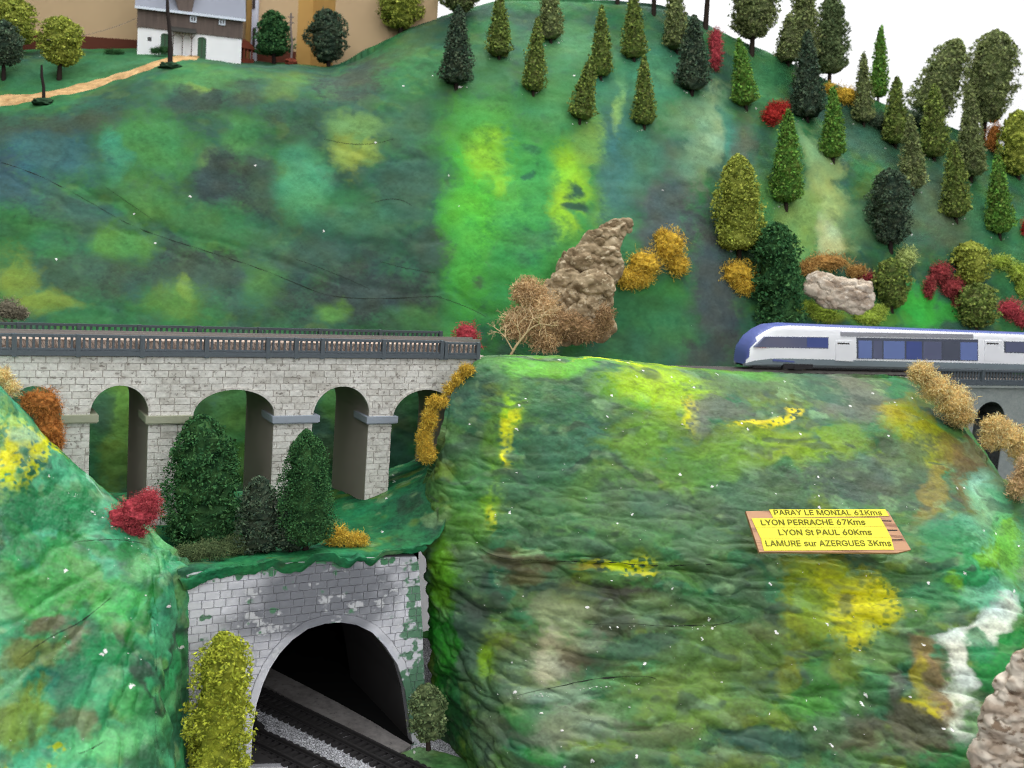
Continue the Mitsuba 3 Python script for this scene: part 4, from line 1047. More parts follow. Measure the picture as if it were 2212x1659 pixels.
# ------------------------------------------------------------------ poles and wire
diffuse('pole_dark', 58, 52, 50)
diffuse('pole_grey', 128, 116, 112)
diffuse('moss_dark', 50, 74, 54)


def clump_mesh(c, r, seed, flat=.6, sub=3, amp=.5, f=3.0):
    m = trimesh.creation.icosphere(sub, 1.0)
    v = np.array(m.vertices)
    v = v * (1 + amp * (nfbm(v * f + seed, 3, seed) - .5) * 2)[:, None]
    return v * np.array([r, r, r * flat]) + c, np.array(m.faces)


def pole(ub, vb, ut, vt, rb, rt, mat, label, name='pole', foot=True):
    t = thing('utility_pole', label, 'pole', 'poles of the overhead wire')
    p = hit(ub, vb, 'hill')
    q = at(ut, vt, p[1] - .004)
    part('mast', MB().tube([p - [0, 0, .004], p + (q - p) * .4 + [.0012, 0, 0], p + (q - p) * .7 - [.0006, 0, 0], q], [rb, rb * .6 + rt * .4, (rb + rt) / 2, rt], 8).mesh, mat, t, smooth=True)
    if foot:
        part('foot', clump_mesh(p, .013, 5 + int(ub), .42), 'moss_dark', t, smooth=True)
    return t, p, q


t1, p1, q1 = pole(368, 144, 361, -30, .0034, .0011, 'pole_dark', 'dark leaning pole planted in the path in front of the barn doors')
t2, p2, q2 = pole(94, 222, 90, 140, .0022, .0012, 'pole_dark', 'dark pole standing beside the sandy path at the far left')
t3, p3, q3 = pole(629, 136, 629, 28, .0016, .0012, 'pole_grey', 'thin grey pole with insulators between two round dark trees', foot=False)
for v_ in (38, 50):
    c = at(629, v_, p3[1] - .004)
    part('crossarm', MB().fbox(Frame(c, 0), -.004, .004, -.0006, .0006, c[2], c[2] + .0012).mesh, 'pole_grey', t3)
part('foot', clump_mesh(p3, .008, 12, .8), 'shelter_red', t3, smooth=True)
wk = thing('overhead_wire', 'thin dark wire sagging from the left pole to the barn', 'wire')
e0, e1 = at(100, 86, 1.40), BRN.w(sl, -.002, ze - .012)
tt = np.linspace(0, 1, 14)[:, None]
single(wk, MB().tube(e0 + (e1 - e0) * tt - np.array([0, 0, .006]) * (4 * tt * (1 - tt)), .00028, 4).mesh, 'pole_grey')

# ------------------------------------------------------------------ sign
sg = thing('distance_sign', 'wooden board with yellow strips naming stations and distances, lying on the embankment', 'sign')
cs = hit(1790, 1150, 'bank')
nrm_s = np.array([.02, -.80, .60])
nrm_s /= np.linalg.norm(nrm_s)
Os = at(1790, 1150, hit(1640, 1188, 'bank')[1] - .012)
xs_ax = at(1960, 1190, 1) - at(1640, 1190, 1)
e1 = on_plane(1965, 1189, Os, nrm_s) - on_plane(1640, 1190, Os, nrm_s)
e1 /= np.linalg.norm(e1)
e2 = np.cross(nrm_s, e1)


def sgp(u, v):
    p = on_plane(u, v, Os, nrm_s) - Os
    return np.array([p @ e1, p @ e2])


def sbrd(poly, h0, h1, shrink=1.0):
    m = trimesh.creation.extrude_polygon(poly, 1.0, engine='earcut')
    v = np.array(m.vertices)
    return Os + v[:, :1] * e1 + v[:, 1:2] * e2 + (h0 + (h1 - h0) * v[:, 2:3]) * nrm_s, np.array(m.faces)


diffuse('sign_yellow', 250, 238, 66, rough=.6)
diffuse('print_olive', 118, 114, 48)


def wood(p, n, uv):
    f = fbm(p.x * 40, p.y * 900, p.z * 900, 3)
    g = fbm(p.x * 25, p.y * 300, p.z * 300, 2)
    return mix(CF(202, 152, 112), CF(150, 104, 76), smoothstep(.45, .7, .5 * f + .5 * g))


scene['sign_wood'] = dict(type='twosided', b=dict(type='principled', base_color=proc(wood), roughness=.6))
part('board', sbrd(Polygon([sgp(*q) for q in ((1611, 1104), (1900, 1100), (1918, 1104), (1968, 1187), (1938, 1194), (1640, 1192))]), -.004, 0), 'sign_wood', sg)
rows_s = [(((1661, 1101), (1912, 1100.5), (1920, 1115), (1670, 1119)), 'PARAY LE MONIAL 61Kms', (1671, 1113), (1904, 1113.5), 10.5, 1),
          (((1623, 1120), (1901, 1119), (1912, 1138), (1632, 1140)), 'LYON PERRACHE 67Kms', (1643, 1135), (1868, 1134), 11.5, 0),
          (((1632.5, 1140.7), (1912.5, 1138.7), (1924, 1161), (1643, 1163)), 'LYON St PAUL 60Kms', (1681, 1156.5), (1882, 1156), 11.5, 2),
          (((1643.3, 1163.7), (1924.3, 1161.7), (1931, 1188), (1650, 1190)), 'LAMURE sur AZERGUES 3Kms', (1653, 1180.5), (1924, 1180), 12, 3)]
for quad, txt, a_, b_, hp, k_ in rows_s:
    st = part('paper_strip', sbrd(Polygon([sgp(*q) for q in quad]), .0002, .0006 + .0001 * (k_ % 2)), 'sign_yellow', sg)
    A, B = sgp(*a_), sgp(*b_)
    hh = abs(sgp(a_[0], a_[1] - hp)[1] - A[1])
    tm = text_mesh(txt, hh, .0002, True)
    v = np.array(tm.vertices)
    v[:, 0] *= np.linalg.norm(B - A) / (v[:, 0].max() - v[:, 0].min())
    d_ = (B - A) / np.linalg.norm(B - A)
    sh = sgp(a_[0] - 3.0, a_[1] - hp) - A
    sk = (sh @ d_) / hh
    xy = A + (v[:, :1] + v[:, 1:2] * sk) * d_ + v[:, 1:2] * np.array([-d_[1], d_[0]])
    part('print', (Os + xy[:, :1] * e1 + xy[:, 1:2] * e2 + (v[:, 2:3] + .0008) * nrm_s, tm.faces), 'print_olive', st)
for (u0, v0), (u1, v1) in (((1903, 1126), (1926, 1127)), ((1914, 1147), (1938, 1147)), ((1926, 1168), (1950, 1167))):
    a_, b_ = sgp(u0, v0), sgp(u1, v1)
    part('groove', sbrd(Polygon([a_, b_, b_ + [0, .0011], a_ + [0, .0011]]), .0001, .0003), 'timber_dark', sg)

# ------------------------------------------------------------------ vegetation
scene['foliage'] = dict(type='twosided', b=dict(type='diffuse', reflectance=dict(type='mesh_attribute', name='vertex_color')))
diffuse('trunk_brown', 60, 52, 46)
diffuse('trunk_dark', 54, 46, 44)
diffuse('twig_tan', 206, 180, 140)


def crumbs(c, size, col, rng):
    n = len(c)
    v = rng.normal(size=(n, 4, 3))
    v /= np.linalg.norm(v, axis=2, keepdims=True)
    v = c[:, None] + v * np.broadcast_to(size, n)[:, None, None]
    f = np.array([[0, 1, 2], [0, 2, 3], [0, 3, 1], [1, 3, 2]])
    return v.reshape(-1, 3), (np.arange(n)[:, None, None] * 4 + f).reshape(-1, 3), np.repeat(col, 4, axis=0)


def needles(p0, p1, wd, col, rng):
    n = len(p0)
    s = np.cross(p1 - p0, rng.normal(size=(n, 3)))
    s /= np.maximum(np.linalg.norm(s, axis=1, keepdims=True), 1e-9)
    v = np.stack([p0 - s * wd, p0 + s * wd, p1 + s * wd * .6, p1 - s * wd * .6], 1)
    f = np.array([[0, 1, 2], [0, 2, 3]])
    return v.reshape(-1, 3), (np.arange(n)[:, None, None] * 4 + f).reshape(-1, 3), np.repeat(col, 4, axis=0)


def shades(n, pal, rng, spread=.22):
    """Each piece its own mixture of the palette's colours, a little lighter or darker at random."""
    pal = np.array([lin(c) / K for c in pal])
    w = rng.dirichlet([.5] * len(pal), n)
    return np.clip(w @ pal * (1 + spread * rng.normal(size=(n, 1))), .004, .9)


PAL = dict(
    olive=[(90, 108, 52), (120, 132, 64), (66, 84, 44), (80, 80, 50)], dull=[(96, 108, 66), (122, 130, 80), (72, 84, 56), (86, 86, 64)],
    green=[(74, 116, 48), (104, 140, 62), (52, 82, 40), (88, 98, 48)], dark=[(50, 66, 54), (68, 86, 64), (38, 50, 44), (72, 78, 62)],
    darkgreen=[(36, 66, 40), (54, 92, 56), (26, 46, 32), (66, 96, 56)], yellow=[(124, 132, 54), (98, 110, 48), (148, 152, 72), (70, 82, 40)],
    gold=[(190, 158, 56), (160, 130, 48), (210, 182, 84), (124, 98, 42)], ochre=[(210, 182, 126), (186, 154, 92), (226, 204, 158), (150, 122, 76)],
    amber=[(164, 128, 74), (136, 100, 56), (188, 154, 96), (106, 80, 48)], rust=[(158, 108, 60), (134, 80, 38), (186, 126, 70), (100, 66, 36)],
    red=[(160, 66, 72), (134, 50, 58), (182, 90, 92), (112, 44, 50)], maroon=[(140, 62, 62), (112, 46, 48), (160, 80, 78), (88, 40, 42)], scarlet=[(152, 52, 46), (130, 34, 32), (180, 66, 56), (100, 30, 30)],
    lime=[(150, 166, 66), (120, 140, 52), (176, 190, 96), (92, 110, 46)], pale=[(160, 172, 104), (136, 150, 84), (180, 190, 128), (110, 120, 70)], tan=[(186, 158, 116), (160, 130, 92), (206, 182, 142), (130, 104, 76)],
    earth=[(148, 120, 88), (118, 92, 64), (174, 148, 114), (88, 70, 50)], fore=[(136, 142, 48), (108, 118, 42), (158, 160, 60), (84, 94, 38)], moss=[(82, 96, 62), (62, 78, 52), (104, 114, 78), (48, 60, 42)], grey=[(120, 112, 96), (92, 88, 74), (146, 138, 118), (70, 68, 58)], pink=[(200, 176, 158), (176, 150, 134), (216, 196, 180), (150, 128, 114)],
)


def crown(kind, t, rng):
    """Radius of the crown, from 0 to 1, at the height t of the crown, from 0 to 1."""
    if kind == 'spruce':
        return np.minimum(1, t / .07 + .35) * (1 - t) ** .64 * .98 + .03
    if kind == 'brush':
        return (np.minimum(1, t / .06 + .3) * (1 - t ** 2.2) ** .8 + .04) * (.80 + .22 * np.abs(np.sin(t * 15 + 1)))
    if kind == 'oval':
        return np.sqrt(np.maximum(1 - np.abs(2 * t - .96) ** 2.3, 0)) * .97 + .03
    if kind == 'lump':
        return np.minimum(1, t / .10 + .62) * np.maximum(1 - t ** 5, 0) ** .5 * (.90 + .10 * np.sin(t * 17 + .8)) + .03
    if kind == 'column':
        return np.minimum(1, t / .12 + .4) * np.maximum(1 - t ** 3.4, 0) ** .7 + .03
    return np.minimum(1, t / .15 + .5) * np.sqrt(np.maximum(1 - t ** 2.6, 0)) + .03        # dome


def tree(sheet_, ub, vb, ut, vt, w, kind, pal, label, group, name='tree', cat='tree', trunk=None, grain=1.15, seed=None, lean_y=0.0, foot=None, Y=None):
    """A model tree from the pixel of its foot to the pixel of its tip."""
    rng = np.random.default_rng(int(ub * 7 + vb * 13) if seed is None else seed)
    p = hit(ub, vb, sheet_) if Y is None else at(ub, vb, Y)
    px = p[1] / F
    q = at(ut, vt, p[1] + lean_y)
    axis, R_ = q - p, w * px / 2
    H = np.linalg.norm(axis)
    ax = axis / H
    x = np.cross(ax, [.1, .95, .1])
    x /= np.linalg.norm(x)
    y = np.cross(ax, x)
    tb_ = {'spruce': .045, 'brush': .08, 'oval': .20, 'column': .08, 'lump': .02, 'dome': .10}[kind] if trunk is None else trunk
    key = thing(name, label, cat, group)
    part('trunk', MB().tube([p - ax * .006, p + axis * tb_, p + axis * .6, p + axis * .96], [R_ * .11 + .0006, R_ * .09 + .0005, R_ * .05 + .0003, .0003], 7).mesh, 'trunk_dark' if 'dark' in pal else 'trunk_brown', key, smooth=True)
    g = px * grain * 2.9
    hpx = math.hypot(ub - ut, vb - vt)
    n = int(np.clip(1.05 * w * hpx / (2.16 * grain) ** 2 * (1.0 if kind == 'spruce' else 1.5), 500, 12000))
    pal_ = [tuple(min(250, 1.36 * x) for x in c) for c in PAL[pal]]
    rr = lambda t, ph: crown(kind, t, rng) * (1 + .10 * np.sin(3 * ph + 9 * t + seed_ph) + .08 * np.sin(7 * ph - 13 * t))
    seed_ph = rng.uniform(0, 6)
    tt = rng.random(4 * n)
    keep = rng.random(4 * n) < crown(kind, tt, rng) + .08
    t, = (tt[keep][:n],)
    ph = rng.uniform(0, 2 * np.pi, len(t))
    r = R_ * rr(t, ph) * np.where(rng.random(len(t)) < .65, rng.normal(.95, .07, len(t)), rng.uniform(.35, .95, len(t)))
    if kind in ('oval', 'dome', 'column', 'lump'):
        nc = max(40, n // 26)                       # the flock gathers in small clumps
        ct, cp = rng.random(nc), rng.uniform(0, 2 * np.pi, nc)
        pick = rng.integers(0, nc, len(t))
        mv = rng.random(len(t)) < .6
        t = np.where(mv, np.clip(ct[pick] + rng.normal(0, .022, len(t)), 0, 1), t)
        ph = np.where(mv, cp[pick] + rng.normal(0, .16, len(t)), ph)
        r = R_ * rr(t, ph) * np.where(mv, rng.normal(1.0, .06, len(t)), np.where(rng.random(len(t)) < .5, .92, rng.uniform(.4, .92, len(t))))
    rad = np.cos(ph)[:, None] * x + np.sin(ph)[:, None] * y
    base = p + axis * (tb_ + (1 - tb_) * t)[:, None]
    tip = base + rad * r[:, None] + ax * (r * .22)[:, None] * (kind in ('spruce', 'brush'))
    m = MB()
    m.add(*crumbs(tip, g * rng.uniform(.55, 1.25, len(t)), shades(len(t), pal_, rng), rng))
    k = rng.random(len(t)) < (.35 if kind in ('spruce', 'brush') else .12)
    m.add(*needles(base[k] + rad[k] * (r[k] * .5)[:, None], tip[k] + rad[k] * g * .3, g * .22, shades(k.sum(), pal_, rng), rng))
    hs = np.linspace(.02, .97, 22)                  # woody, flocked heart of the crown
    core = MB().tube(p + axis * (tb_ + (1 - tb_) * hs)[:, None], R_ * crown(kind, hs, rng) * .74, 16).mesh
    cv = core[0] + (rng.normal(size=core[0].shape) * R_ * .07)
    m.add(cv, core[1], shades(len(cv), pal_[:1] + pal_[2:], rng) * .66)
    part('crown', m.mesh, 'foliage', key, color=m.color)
    if foot:
        pl = clump_mesh(p + [0, -.002, .0], R_ * .42, int(ub), .35, 2)
        part('plaster_foot', pl, foot, key, smooth=True)
    return key


def strands(c, rad, n, length, rng, thick, pal, curl=.8, spread=.22, seed=0):
    """Tangle of curly fibres over the ellipsoids (centre, radii)."""
    which = rng.integers(0, len(c), n)
    d = rng.normal(size=(n, 3))
    d /= np.linalg.norm(d, axis=1, keepdims=True)
    lump = 1 + .45 * (nfbm(d * 2.6 + seed, 3, seed) - .5) * 2
    P = c[which] + d * rad[which] * (lump * rng.uniform(.6, 1.02, n))[:, None]
    pts = [P]
    dirn = d + .9 * rng.normal(size=(n, 3))
    for _ in range(3):
        dirn = dirn / np.linalg.norm(dirn, axis=1, keepdims=True)
        pts.append(pts[-1] + dirn * length * rng.uniform(.6, 1.2, (n, 1)) / 3)
        dirn = dirn + curl * rng.normal(size=(n, 3))
    pts = np.stack(pts, 1)
    s = rng.normal(size=(n, 1, 3))
    s /= np.linalg.norm(s, axis=2, keepdims=True)
    s2 = np.cross(s, rng.normal(size=(n, 1, 3)))
    s2 /= np.linalg.norm(s2, axis=2, keepdims=True)
    th = thick * np.array([1, .9, .8, .6])[None, :, None] * rng.uniform(.7, 1.4, (n, 1, 1))
    v = np.stack([pts + s * th, pts + s2 * th, pts - (s + s2) * th * .7], 2).reshape(-1, 3)
    f = []
    for a in range(3):
        for b in range(3):
            b2 = (b + 1) % 3
            f += [[a * 3 + b, a * 3 + b2, a * 3 + 3 + b2], [a * 3 + b, a * 3 + 3 + b2, a * 3 + 3 + b]]
    f = (np.arange(n)[:, None, None] * 12 + np.array(f)).reshape(-1, 3)
    return v, f, np.repeat(shades(n, pal, rng, spread), 12, axis=0)


def bush(sheet_, blobs, pal, label, group=None, name='bush', cat='bush', n=420, length=6, thick=.55, seed=1, Y=None, core=.66, dY=0.0, crumb=.6, pal2=None):
    """A tuft of lichen over blobs given as pixels (u, v, half width, half height)."""
    rng = np.random.default_rng(seed * 101 + int(blobs[0][0]))
    cs, rs = [], []
    for u, v, ru, rv in blobs:
        p = hit(u, v + rv, sheet_) if Y is None else at(u, v + rv, Y)
        c = at(u, v, p[1] - dY)
        px = p[1] / F
        cs.append(c)
        rs.append([ru * px, min(ru, rv) * px, rv * px])
    cs, rs = np.array(cs), np.array(rs)
    px = cs[0, 1] / F
    key = thing(name, label, cat, group)
    m = MB()
    pc_ = [tuple(min(255, 1.24 * x) for x in c) for c in PAL[pal]]
    for c, r, i in zip(cs, rs, range(99)):
        v, f = clump_mesh(np.zeros(3), 1.0, seed + i, 1.0, 3, .5, 2.6)
        m.add(v * r * core + c, f, None)
        m.C.append(shades(len(v), pc_[:2] + pc_[3:], rng, .2))
    nn = int(1.5 * n * len(cs) ** .6)
    m.add(*strands(cs, rs, nn, length * 1.25 * px, rng, thick * px, pc_, seed=seed))
    k = int(nn * 2.2)
    wch = rng.integers(0, len(cs), k)
    d = rng.normal(size=(k, 3))
    d /= np.linalg.norm(d, axis=1, keepdims=True)
    lump = 1 + .5 * (nfbm(d * 2.6 + seed, 3, seed) - .5) * 2
    m.add(*crumbs(cs[wch] + d * rs[wch] * (core * lump * rng.uniform(.95, 1.45, k))[:, None], px * crumb * 2 * rng.uniform(.6, 1.2, k), shades(k, pc_, rng), rng))
    single(key, m.mesh, 'foliage', color=m.color)
    return key


G1 = 'model trees on the hillside'
HT = [  # foot u, v, tip u, v, width, crown, palette, label
    (985, 190, 992, 12, 74, 'spruce', 'dark', 'largest dark grey green conifer near the hilltop, first on the left'),
    (1078, 128, 1080, -18, 56, 'spruce', 'olive', 'olive conifer cut by the top edge, just right of the large dark conifer'),
    (1152, 205, 1162, 38, 54, 'spruce', 'olive', 'slim olive conifer below the peak, right of the large dark conifer'),
    (1190, 92, 1186, -50, 60, 'spruce', 'dull', 'brownish conifer at the very peak of the hill'),
    (1298, 172, 1300, 12, 52, 'spruce', 'olive', 'olive conifer right of the peak, behind a leaning one'),
    (1252, 264, 1278, 122, 60, 'spruce', 'olive', 'olive conifer leaning to the right, lowest below the peak'),
    (1370, 132, 1368, -20, 58, 'spruce', 'olive', 'olive conifer high on the slope left of the dark pair'),
    (1392, 276, 1391, 120, 54, 'spruce', 'olive', 'olive conifer in mid slope with white plaster at its foot'),
    (1462, 115, 1458, -50, 62, 'spruce', 'dull', 'dull olive conifer behind the dark one beside the red bush'),
    (1494, 202, 1500, 32, 78, 'spruce', 'dark', 'dark conifer directly left of the tall red bush'),
    (1612, 236, 1596, 82, 58, 'spruce', 'green', 'bright green conifer right of the tall red bush'),
    (1702, 140, 1704, 30, 62, 'spruce', 'dull', 'short dull conifer on the ridge, left of the tall brush tree'),
    (1738, 150, 1736, -60, 66, 'brush', 'dull', 'tall brownish conifer on the ridge behind a dark one'),
    (1744, 262, 1744, 66, 78, 'spruce', 'dark', 'tall dark conifer standing out below the ridge'),
    (1798, 162, 1800, -40, 74, 'brush', 'moss', 'tall grey green brush tree with gaps on the ridge'),
    (1866, 272, 1865, 112, 48, 'spruce', 'dull', 'slim dull conifer at the ridge beside a leaning green one'),
    (1900, 210, 1904, 55, 46, 'spruce', 'green', 'slim green conifer on the ridge against the white wall'),
    (1934, 318, 1937, 165, 62, 'spruce', 'olive', 'olive conifer just below the ridge, right of the yellow ridge bush'),
    (1800, 348, 1800, 188, 58, 'spruce', 'green', 'green conifer in front of the yellow ridge bush'),
    (1698, 448, 1703, 236, 76, 'spruce', 'green', 'large green conifer below the round scarlet bush'),
    (2018, 346, 2018, 182, 66, 'spruce', 'olive', 'olive conifer in front of the leaning round tree'),
    (2098, 392, 2095, 182, 66, 'spruce', 'dull', 'tall dull conifer in front of the big round ridge tree'),
    (1972, 418, 1966, 248, 62, 'spruce', 'dull', 'dull olive conifer above the large blurred dark tree'),
    (2066, 478, 2060, 304, 68, 'spruce', 'olive', 'olive conifer right of the large blurred dark tree'),
    (2160, 512, 2154, 334, 64, 'spruce', 'green', 'green olive conifer nearest the right edge on the slope'),
]
for ub, vb, ut, vt, w, kd, pl_, lb in HT:
    tree('hill', ub, vb, ut, vt, w, kd, pl_, lb, G1, 'conifer', 'conifer')
G2 = 'round crowned model trees'
RT = [
    (128, 172, 133, 36, 86, 'oval', 'yellow', 'yellow green round tree beside the path at the far left', 'hill', .24),
    (8, 172, 8, 44, 72, 'oval', 'dark', 'dark round tree at the left edge in front of a yellow one', 'hill', .24),
    (34, 120, 30, -6, 84, 'oval', 'yellow', 'yellow olive tree behind the dark round tree at the left edge', 'hill', .2),
    (592, 138, 587, 22, 72, 'column', 'darkgreen', 'shaggy dark green tree right of the barn', 'hill', .18),
    (706, 120, 706, 20, 82, 'oval', 'dark', 'dark round tree in front of the beige backdrop', 'hill', .08),
    (866, 66, 864, -46, 88, 'oval', 'yellow', 'olive round tree at the right end of the backdrop', 'hill', .06),
    (1000, 45, 990, -70, 90, 'oval', 'dull', 'dull bushy tree on the ridge behind the large dark conifer', 'hill', .2),
    (1412, 30, 1416, -120, 80, 'oval', 'dull', 'ridge tree showing only its trunk under the top edge', 'hill', .68),
    (1334, 8, 1336, -120, 70, 'oval', 'dull', 'leftmost bare trunk on the crest of the hill', 'hill', .7),
    (1524, 60, 1536, -110, 96, 'oval', 'olive', 'olive crown at the top edge on a bare trunk, left of the rounder ridge tree', 'hill', .50),
    (1624, 116, 1634, -60, 96, 'oval', 'dull', 'round topped olive tree on a clear trunk on the ridge', 'hill', .20),
    (2004, 248, 2070, 84, 92, 'column', 'dull', 'bushy olive tree leaning far to the right against the white wall', 'hill', .04),
    (2130, 280, 2154, 64, 102, 'oval', 'dull', 'large olive tree with a bulging crown on the right ridge', 'hill', .16),
    (2200, 386, 2198, 238, 72, 'oval', 'yellow', 'yellow olive tree cut by the right edge on the ridge', 'hill', .06),
    (1597, 562, 1593, 334, 98, 'column', 'yellow', 'large yellow olive tree on mid slope', 'hill', .10),
    (1680, 708, 1674, 482, 110, 'lump', 'darkgreen', 'big dark green tree behind the nose of the train', 'hill', .02),
    (1924, 540, 1920, 364, 88, 'oval', 'dark', 'large blurred dark tree in mid slope', 'hill', .08),
    (2096, 616, 2096, 522, 82, 'oval', 'yellow', 'weeping yellow olive tree above the maroon bush', 'hill', .02),
    (2108, 708, 2106, 612, 92, 'oval', 'olive', 'round olive tree just above the train roof near the right edge', 'hill', .02),
    (1926, 668, 1924, 558, 76, 'oval', 'olive', 'round olive tree between the pale rock and the bright green patch', 'hill', .04),
]
for ub, vb, ut, vt, w, kd, pl_, lb, sh_, tr in RT:
    tree(sh_, ub, vb, ut, vt, w, kd, pl_, lb, G2, 'tree', 'tree', trunk=tr, grain=1.1 if w < 110 else 1.5)
G3 = 'trees in the ravine before the viaduct'
tree('ravine', 440, 1175, 434, 898, 160, 'dome', 'darkgreen', 'tallest dark green tree in front of the wide arch', G3, trunk=.02, grain=1.5)
tree('ravine', 562, 1192, 560, 1030, 96, 'dome', 'dark', 'low dark tree between the two tall ravine trees', G3, trunk=.02, grain=1.3)
tree('ravine', 628, 1192, 622, 1050, 80, 'spruce', 'dark', 'small dark conifer left of the fine needled one', G3, 'conifer', 'conifer')
tree('ravine', 660, 1188, 662, 928, 112, 'column', 'darkgreen', 'fine needled dark green tree before the pier', G3, trunk=.06, grain=.95)
tree('ravine', 925, 1606, 922, 1478, 84, 'oval', 'moss', 'small grey green tree at the right foot of the tunnel portal', G3, trunk=.06, grain=1.4, Y=.885)
tree('slope', 462, 1676, 492, 1368, 150, 'lump', 'fore', 'large shaggy yellow green tree in front of the tunnel portal', None, 'tree', 'tree', trunk=.01, grain=1.7, Y=.80)

# bushes of coloured lichen
GB = 'lichen bushes'
bush('hill', [(1545, 88, 15, 30), (1547, 125, 13, 30)], 'red', 'tall narrow red bush beside the dark conifer on the upper slope', GB, n=240, length=8)
bush('hill', [(1666, 252, 24, 20), (1690, 240, 16, 20), (1672, 234, 14, 14)], 'scarlet', 'round scarlet bush below the ridge', GB, n=260, length=9)
bush('hill', [(1826, 206, 36, 22), (1790, 192, 12, 10)], 'gold', 'yellow bush on the ridge behind a green conifer', GB, n=260, length=9)
bush('hill', [(2146, 296, 18, 34)], 'rust', 'upright orange brown bush at the right ridge', GB, n=260, length=7)
bush('hill', [(1356, 602, 30, 24), (1392, 572, 44, 36), (1376, 602, 38, 22)], 'gold', 'bright yellow bush touching the brown bark rock', GB, n=520, length=9)
bush('hill', [(1447, 532, 40, 42), (1464, 572, 28, 28), (1432, 512, 18, 16)], 'gold', 'upper yellow ochre bush right of the bark rock', GB, n=520, length=9, seed=3)
bush('hill', [(1592, 590, 42, 32), (1606, 616, 28, 24)], 'gold', 'yellow ochre bush left of the big dark tree', GB, n=380, length=9)
bush('hill', [(1785, 566, 62, 20), (1745, 580, 20, 18), (1850, 588, 24, 14)], 'amber', 'brown orange bush lying over the pale rock', GB, n=560, length=9)
bush('hill', [(1868, 600, 26, 14)], 'maroon', 'small maroon tuft on the shoulder of the pale rock', GB, n=160, length=8)
bush('hill', [(1775, 678, 46, 20), (1745, 664, 18, 14)], 'lime', 'lime green bush at the left foot of the pale rock', GB, n=380, length=8)
bush('hill', [(1872, 686, 42, 16), (1896, 670, 22, 12)], 'lime', 'lime green bush at the right foot of the pale rock', GB, n=340, length=8)
bush('hill', [(1956, 556, 26, 26)], 'pale', 'small pale green bush above the bright green patch', GB, n=240, length=8)
bush('hill', [(2030, 590, 28, 24), (2056, 622, 28, 24), (2008, 622, 12, 26), (2074, 650, 16, 18)], 'maroon', 'maroon bush arching over the bright green patch', GB, n=480, length=8)
bush('hill', [(2180, 668, 30, 22), (2212, 690, 34, 20)], 'red', 'red bush by the right edge just above the train roof', GB, n=420, length=8)
bush('hill', [(2160, 566, 34, 16), (2196, 590, 24, 22), (2208, 622, 12, 22)], 'lime', 'arched yellow green bush at the right edge', GB, n=420, length=8)
bush('hill', [(2216, 490, 10, 22)], 'scarlet', 'scarlet bush half cut by the right edge', GB, n=120, length=8)
bush('hill', [(1006, 724, 32, 30), (1012, 748, 30, 26)], 'red', 'red bush behind the end of the viaduct railing', GB, n=420, length=7, Y=1.18)
bush('hill', [(16, 670, 30, 26), (44, 676, 16, 12)], 'grey', 'grey brown bush behind the railing at the left edge', GB, n=420, length=10, Y=1.02)
bush('slope', [(94, 874, 42, 38), (104, 925, 36, 46), (72, 870, 32, 24), (116, 952, 22, 20)], 'rust', 'rust brown bush filling the leftmost arch', GB, n=800, length=11, Y=.846)
bush('slope', [(6, 812, 18, 20), (24, 838, 18, 18)], 'ochre', 'ochre lichen tuft on the crest at the left edge', GB, n=300, length=11, Y=.835)
bush('slope', [(254, 1126, 44, 40), (300, 1108, 52, 46), (322, 1084, 30, 32), (280, 1148, 44, 20)], 'red', 'crimson bush on the crest left of the ravine trees', GB, n=1100, length=6, thick=.5, Y=.828)
bush('ravine', [(410, 1196, 34, 18), (455, 1188, 44, 22), (510, 1178, 34, 20)], 'moss', 'low grey green bush on the tunnel roof', GB, n=760, length=12)
bush('ravine', [(726, 1158, 30, 22), (766, 1166, 32, 14)], 'gold', 'ochre yellow tuft on the tunnel roof at the right', GB, n=520, length=13)
bush('bank', [(1008, 800, 16, 13), (990, 820, 16, 15), (974, 842, 18, 16)], 'gold', 'upper ochre lichen strip along the edge of the viaduct end', GB, n=420, length=9, Y=1.045, dY=.0)
bush('bank', [(945, 868, 22, 12), (928, 905, 16, 26), (916, 950, 16, 34), (922, 980, 18, 18)], 'gold', 'lower ochre lichen strip hanging before the last arch', GB, n=760, length=11, Y=1.0)
bush('bank', [(1990, 806, 30, 24), (2022, 838, 38, 30), (2060, 868, 42, 38), (2074, 898, 34, 26)], 'ochre', 'long pale ochre lichen sloping down before the grey viaduct', GB, n=1100, length=10, Y=1.17)
bush('bank', [(2150, 920, 30, 24), (2176, 944, 36, 34), (2206, 966, 28, 40), (2140, 945, 22, 26)], 'ochre', 'ochre lichen below the dark arch of the grey viaduct', GB, n=900, length=10, Y=1.12)
bush('bank', [(2200, 1050, 28, 34), (2216, 1010, 22, 30)], 'tan', 'brown lichen clump at the right edge below the ochre one', GB, n=520, length=10, Y=1.08)

bush('hill', [(352, 108, 14, 6), (336, 110, 10, 5)], 'darkgreen', 'small green shrub at the foot of the left barn door', GB, n=160, length=6, Y=1.493)
bush('hill', [(246, 113, 22, 5)], 'darkgreen', 'flat green shrub on the grass left of the barn', GB, n=140, length=6)
bush('hill', [(1960, 250, 34, 18), (1994, 262, 30, 16)], 'dark', 'dark hedge along the ridge below the white wall', GB, n=260, length=8)
bush('hill', [(1896, 262, 26, 18)], 'dark', 'dark shrub on the ridge between two slim conifers', GB, n=200, length=8)


# rocks
def rock_fn(a, b, c):
    def fn(p, n, uv):
        f = fbm(p.x * 90, p.y * 90, p.z * 90, 3)
        g = fbm(p.x * 170, p.y * 170, p.z * 240, 3)
        return mix(mix(CF(*a), CF(*b), smoothstep(.35, .65, f)), CF(*c), smoothstep(.55, .72, g))
    return fn


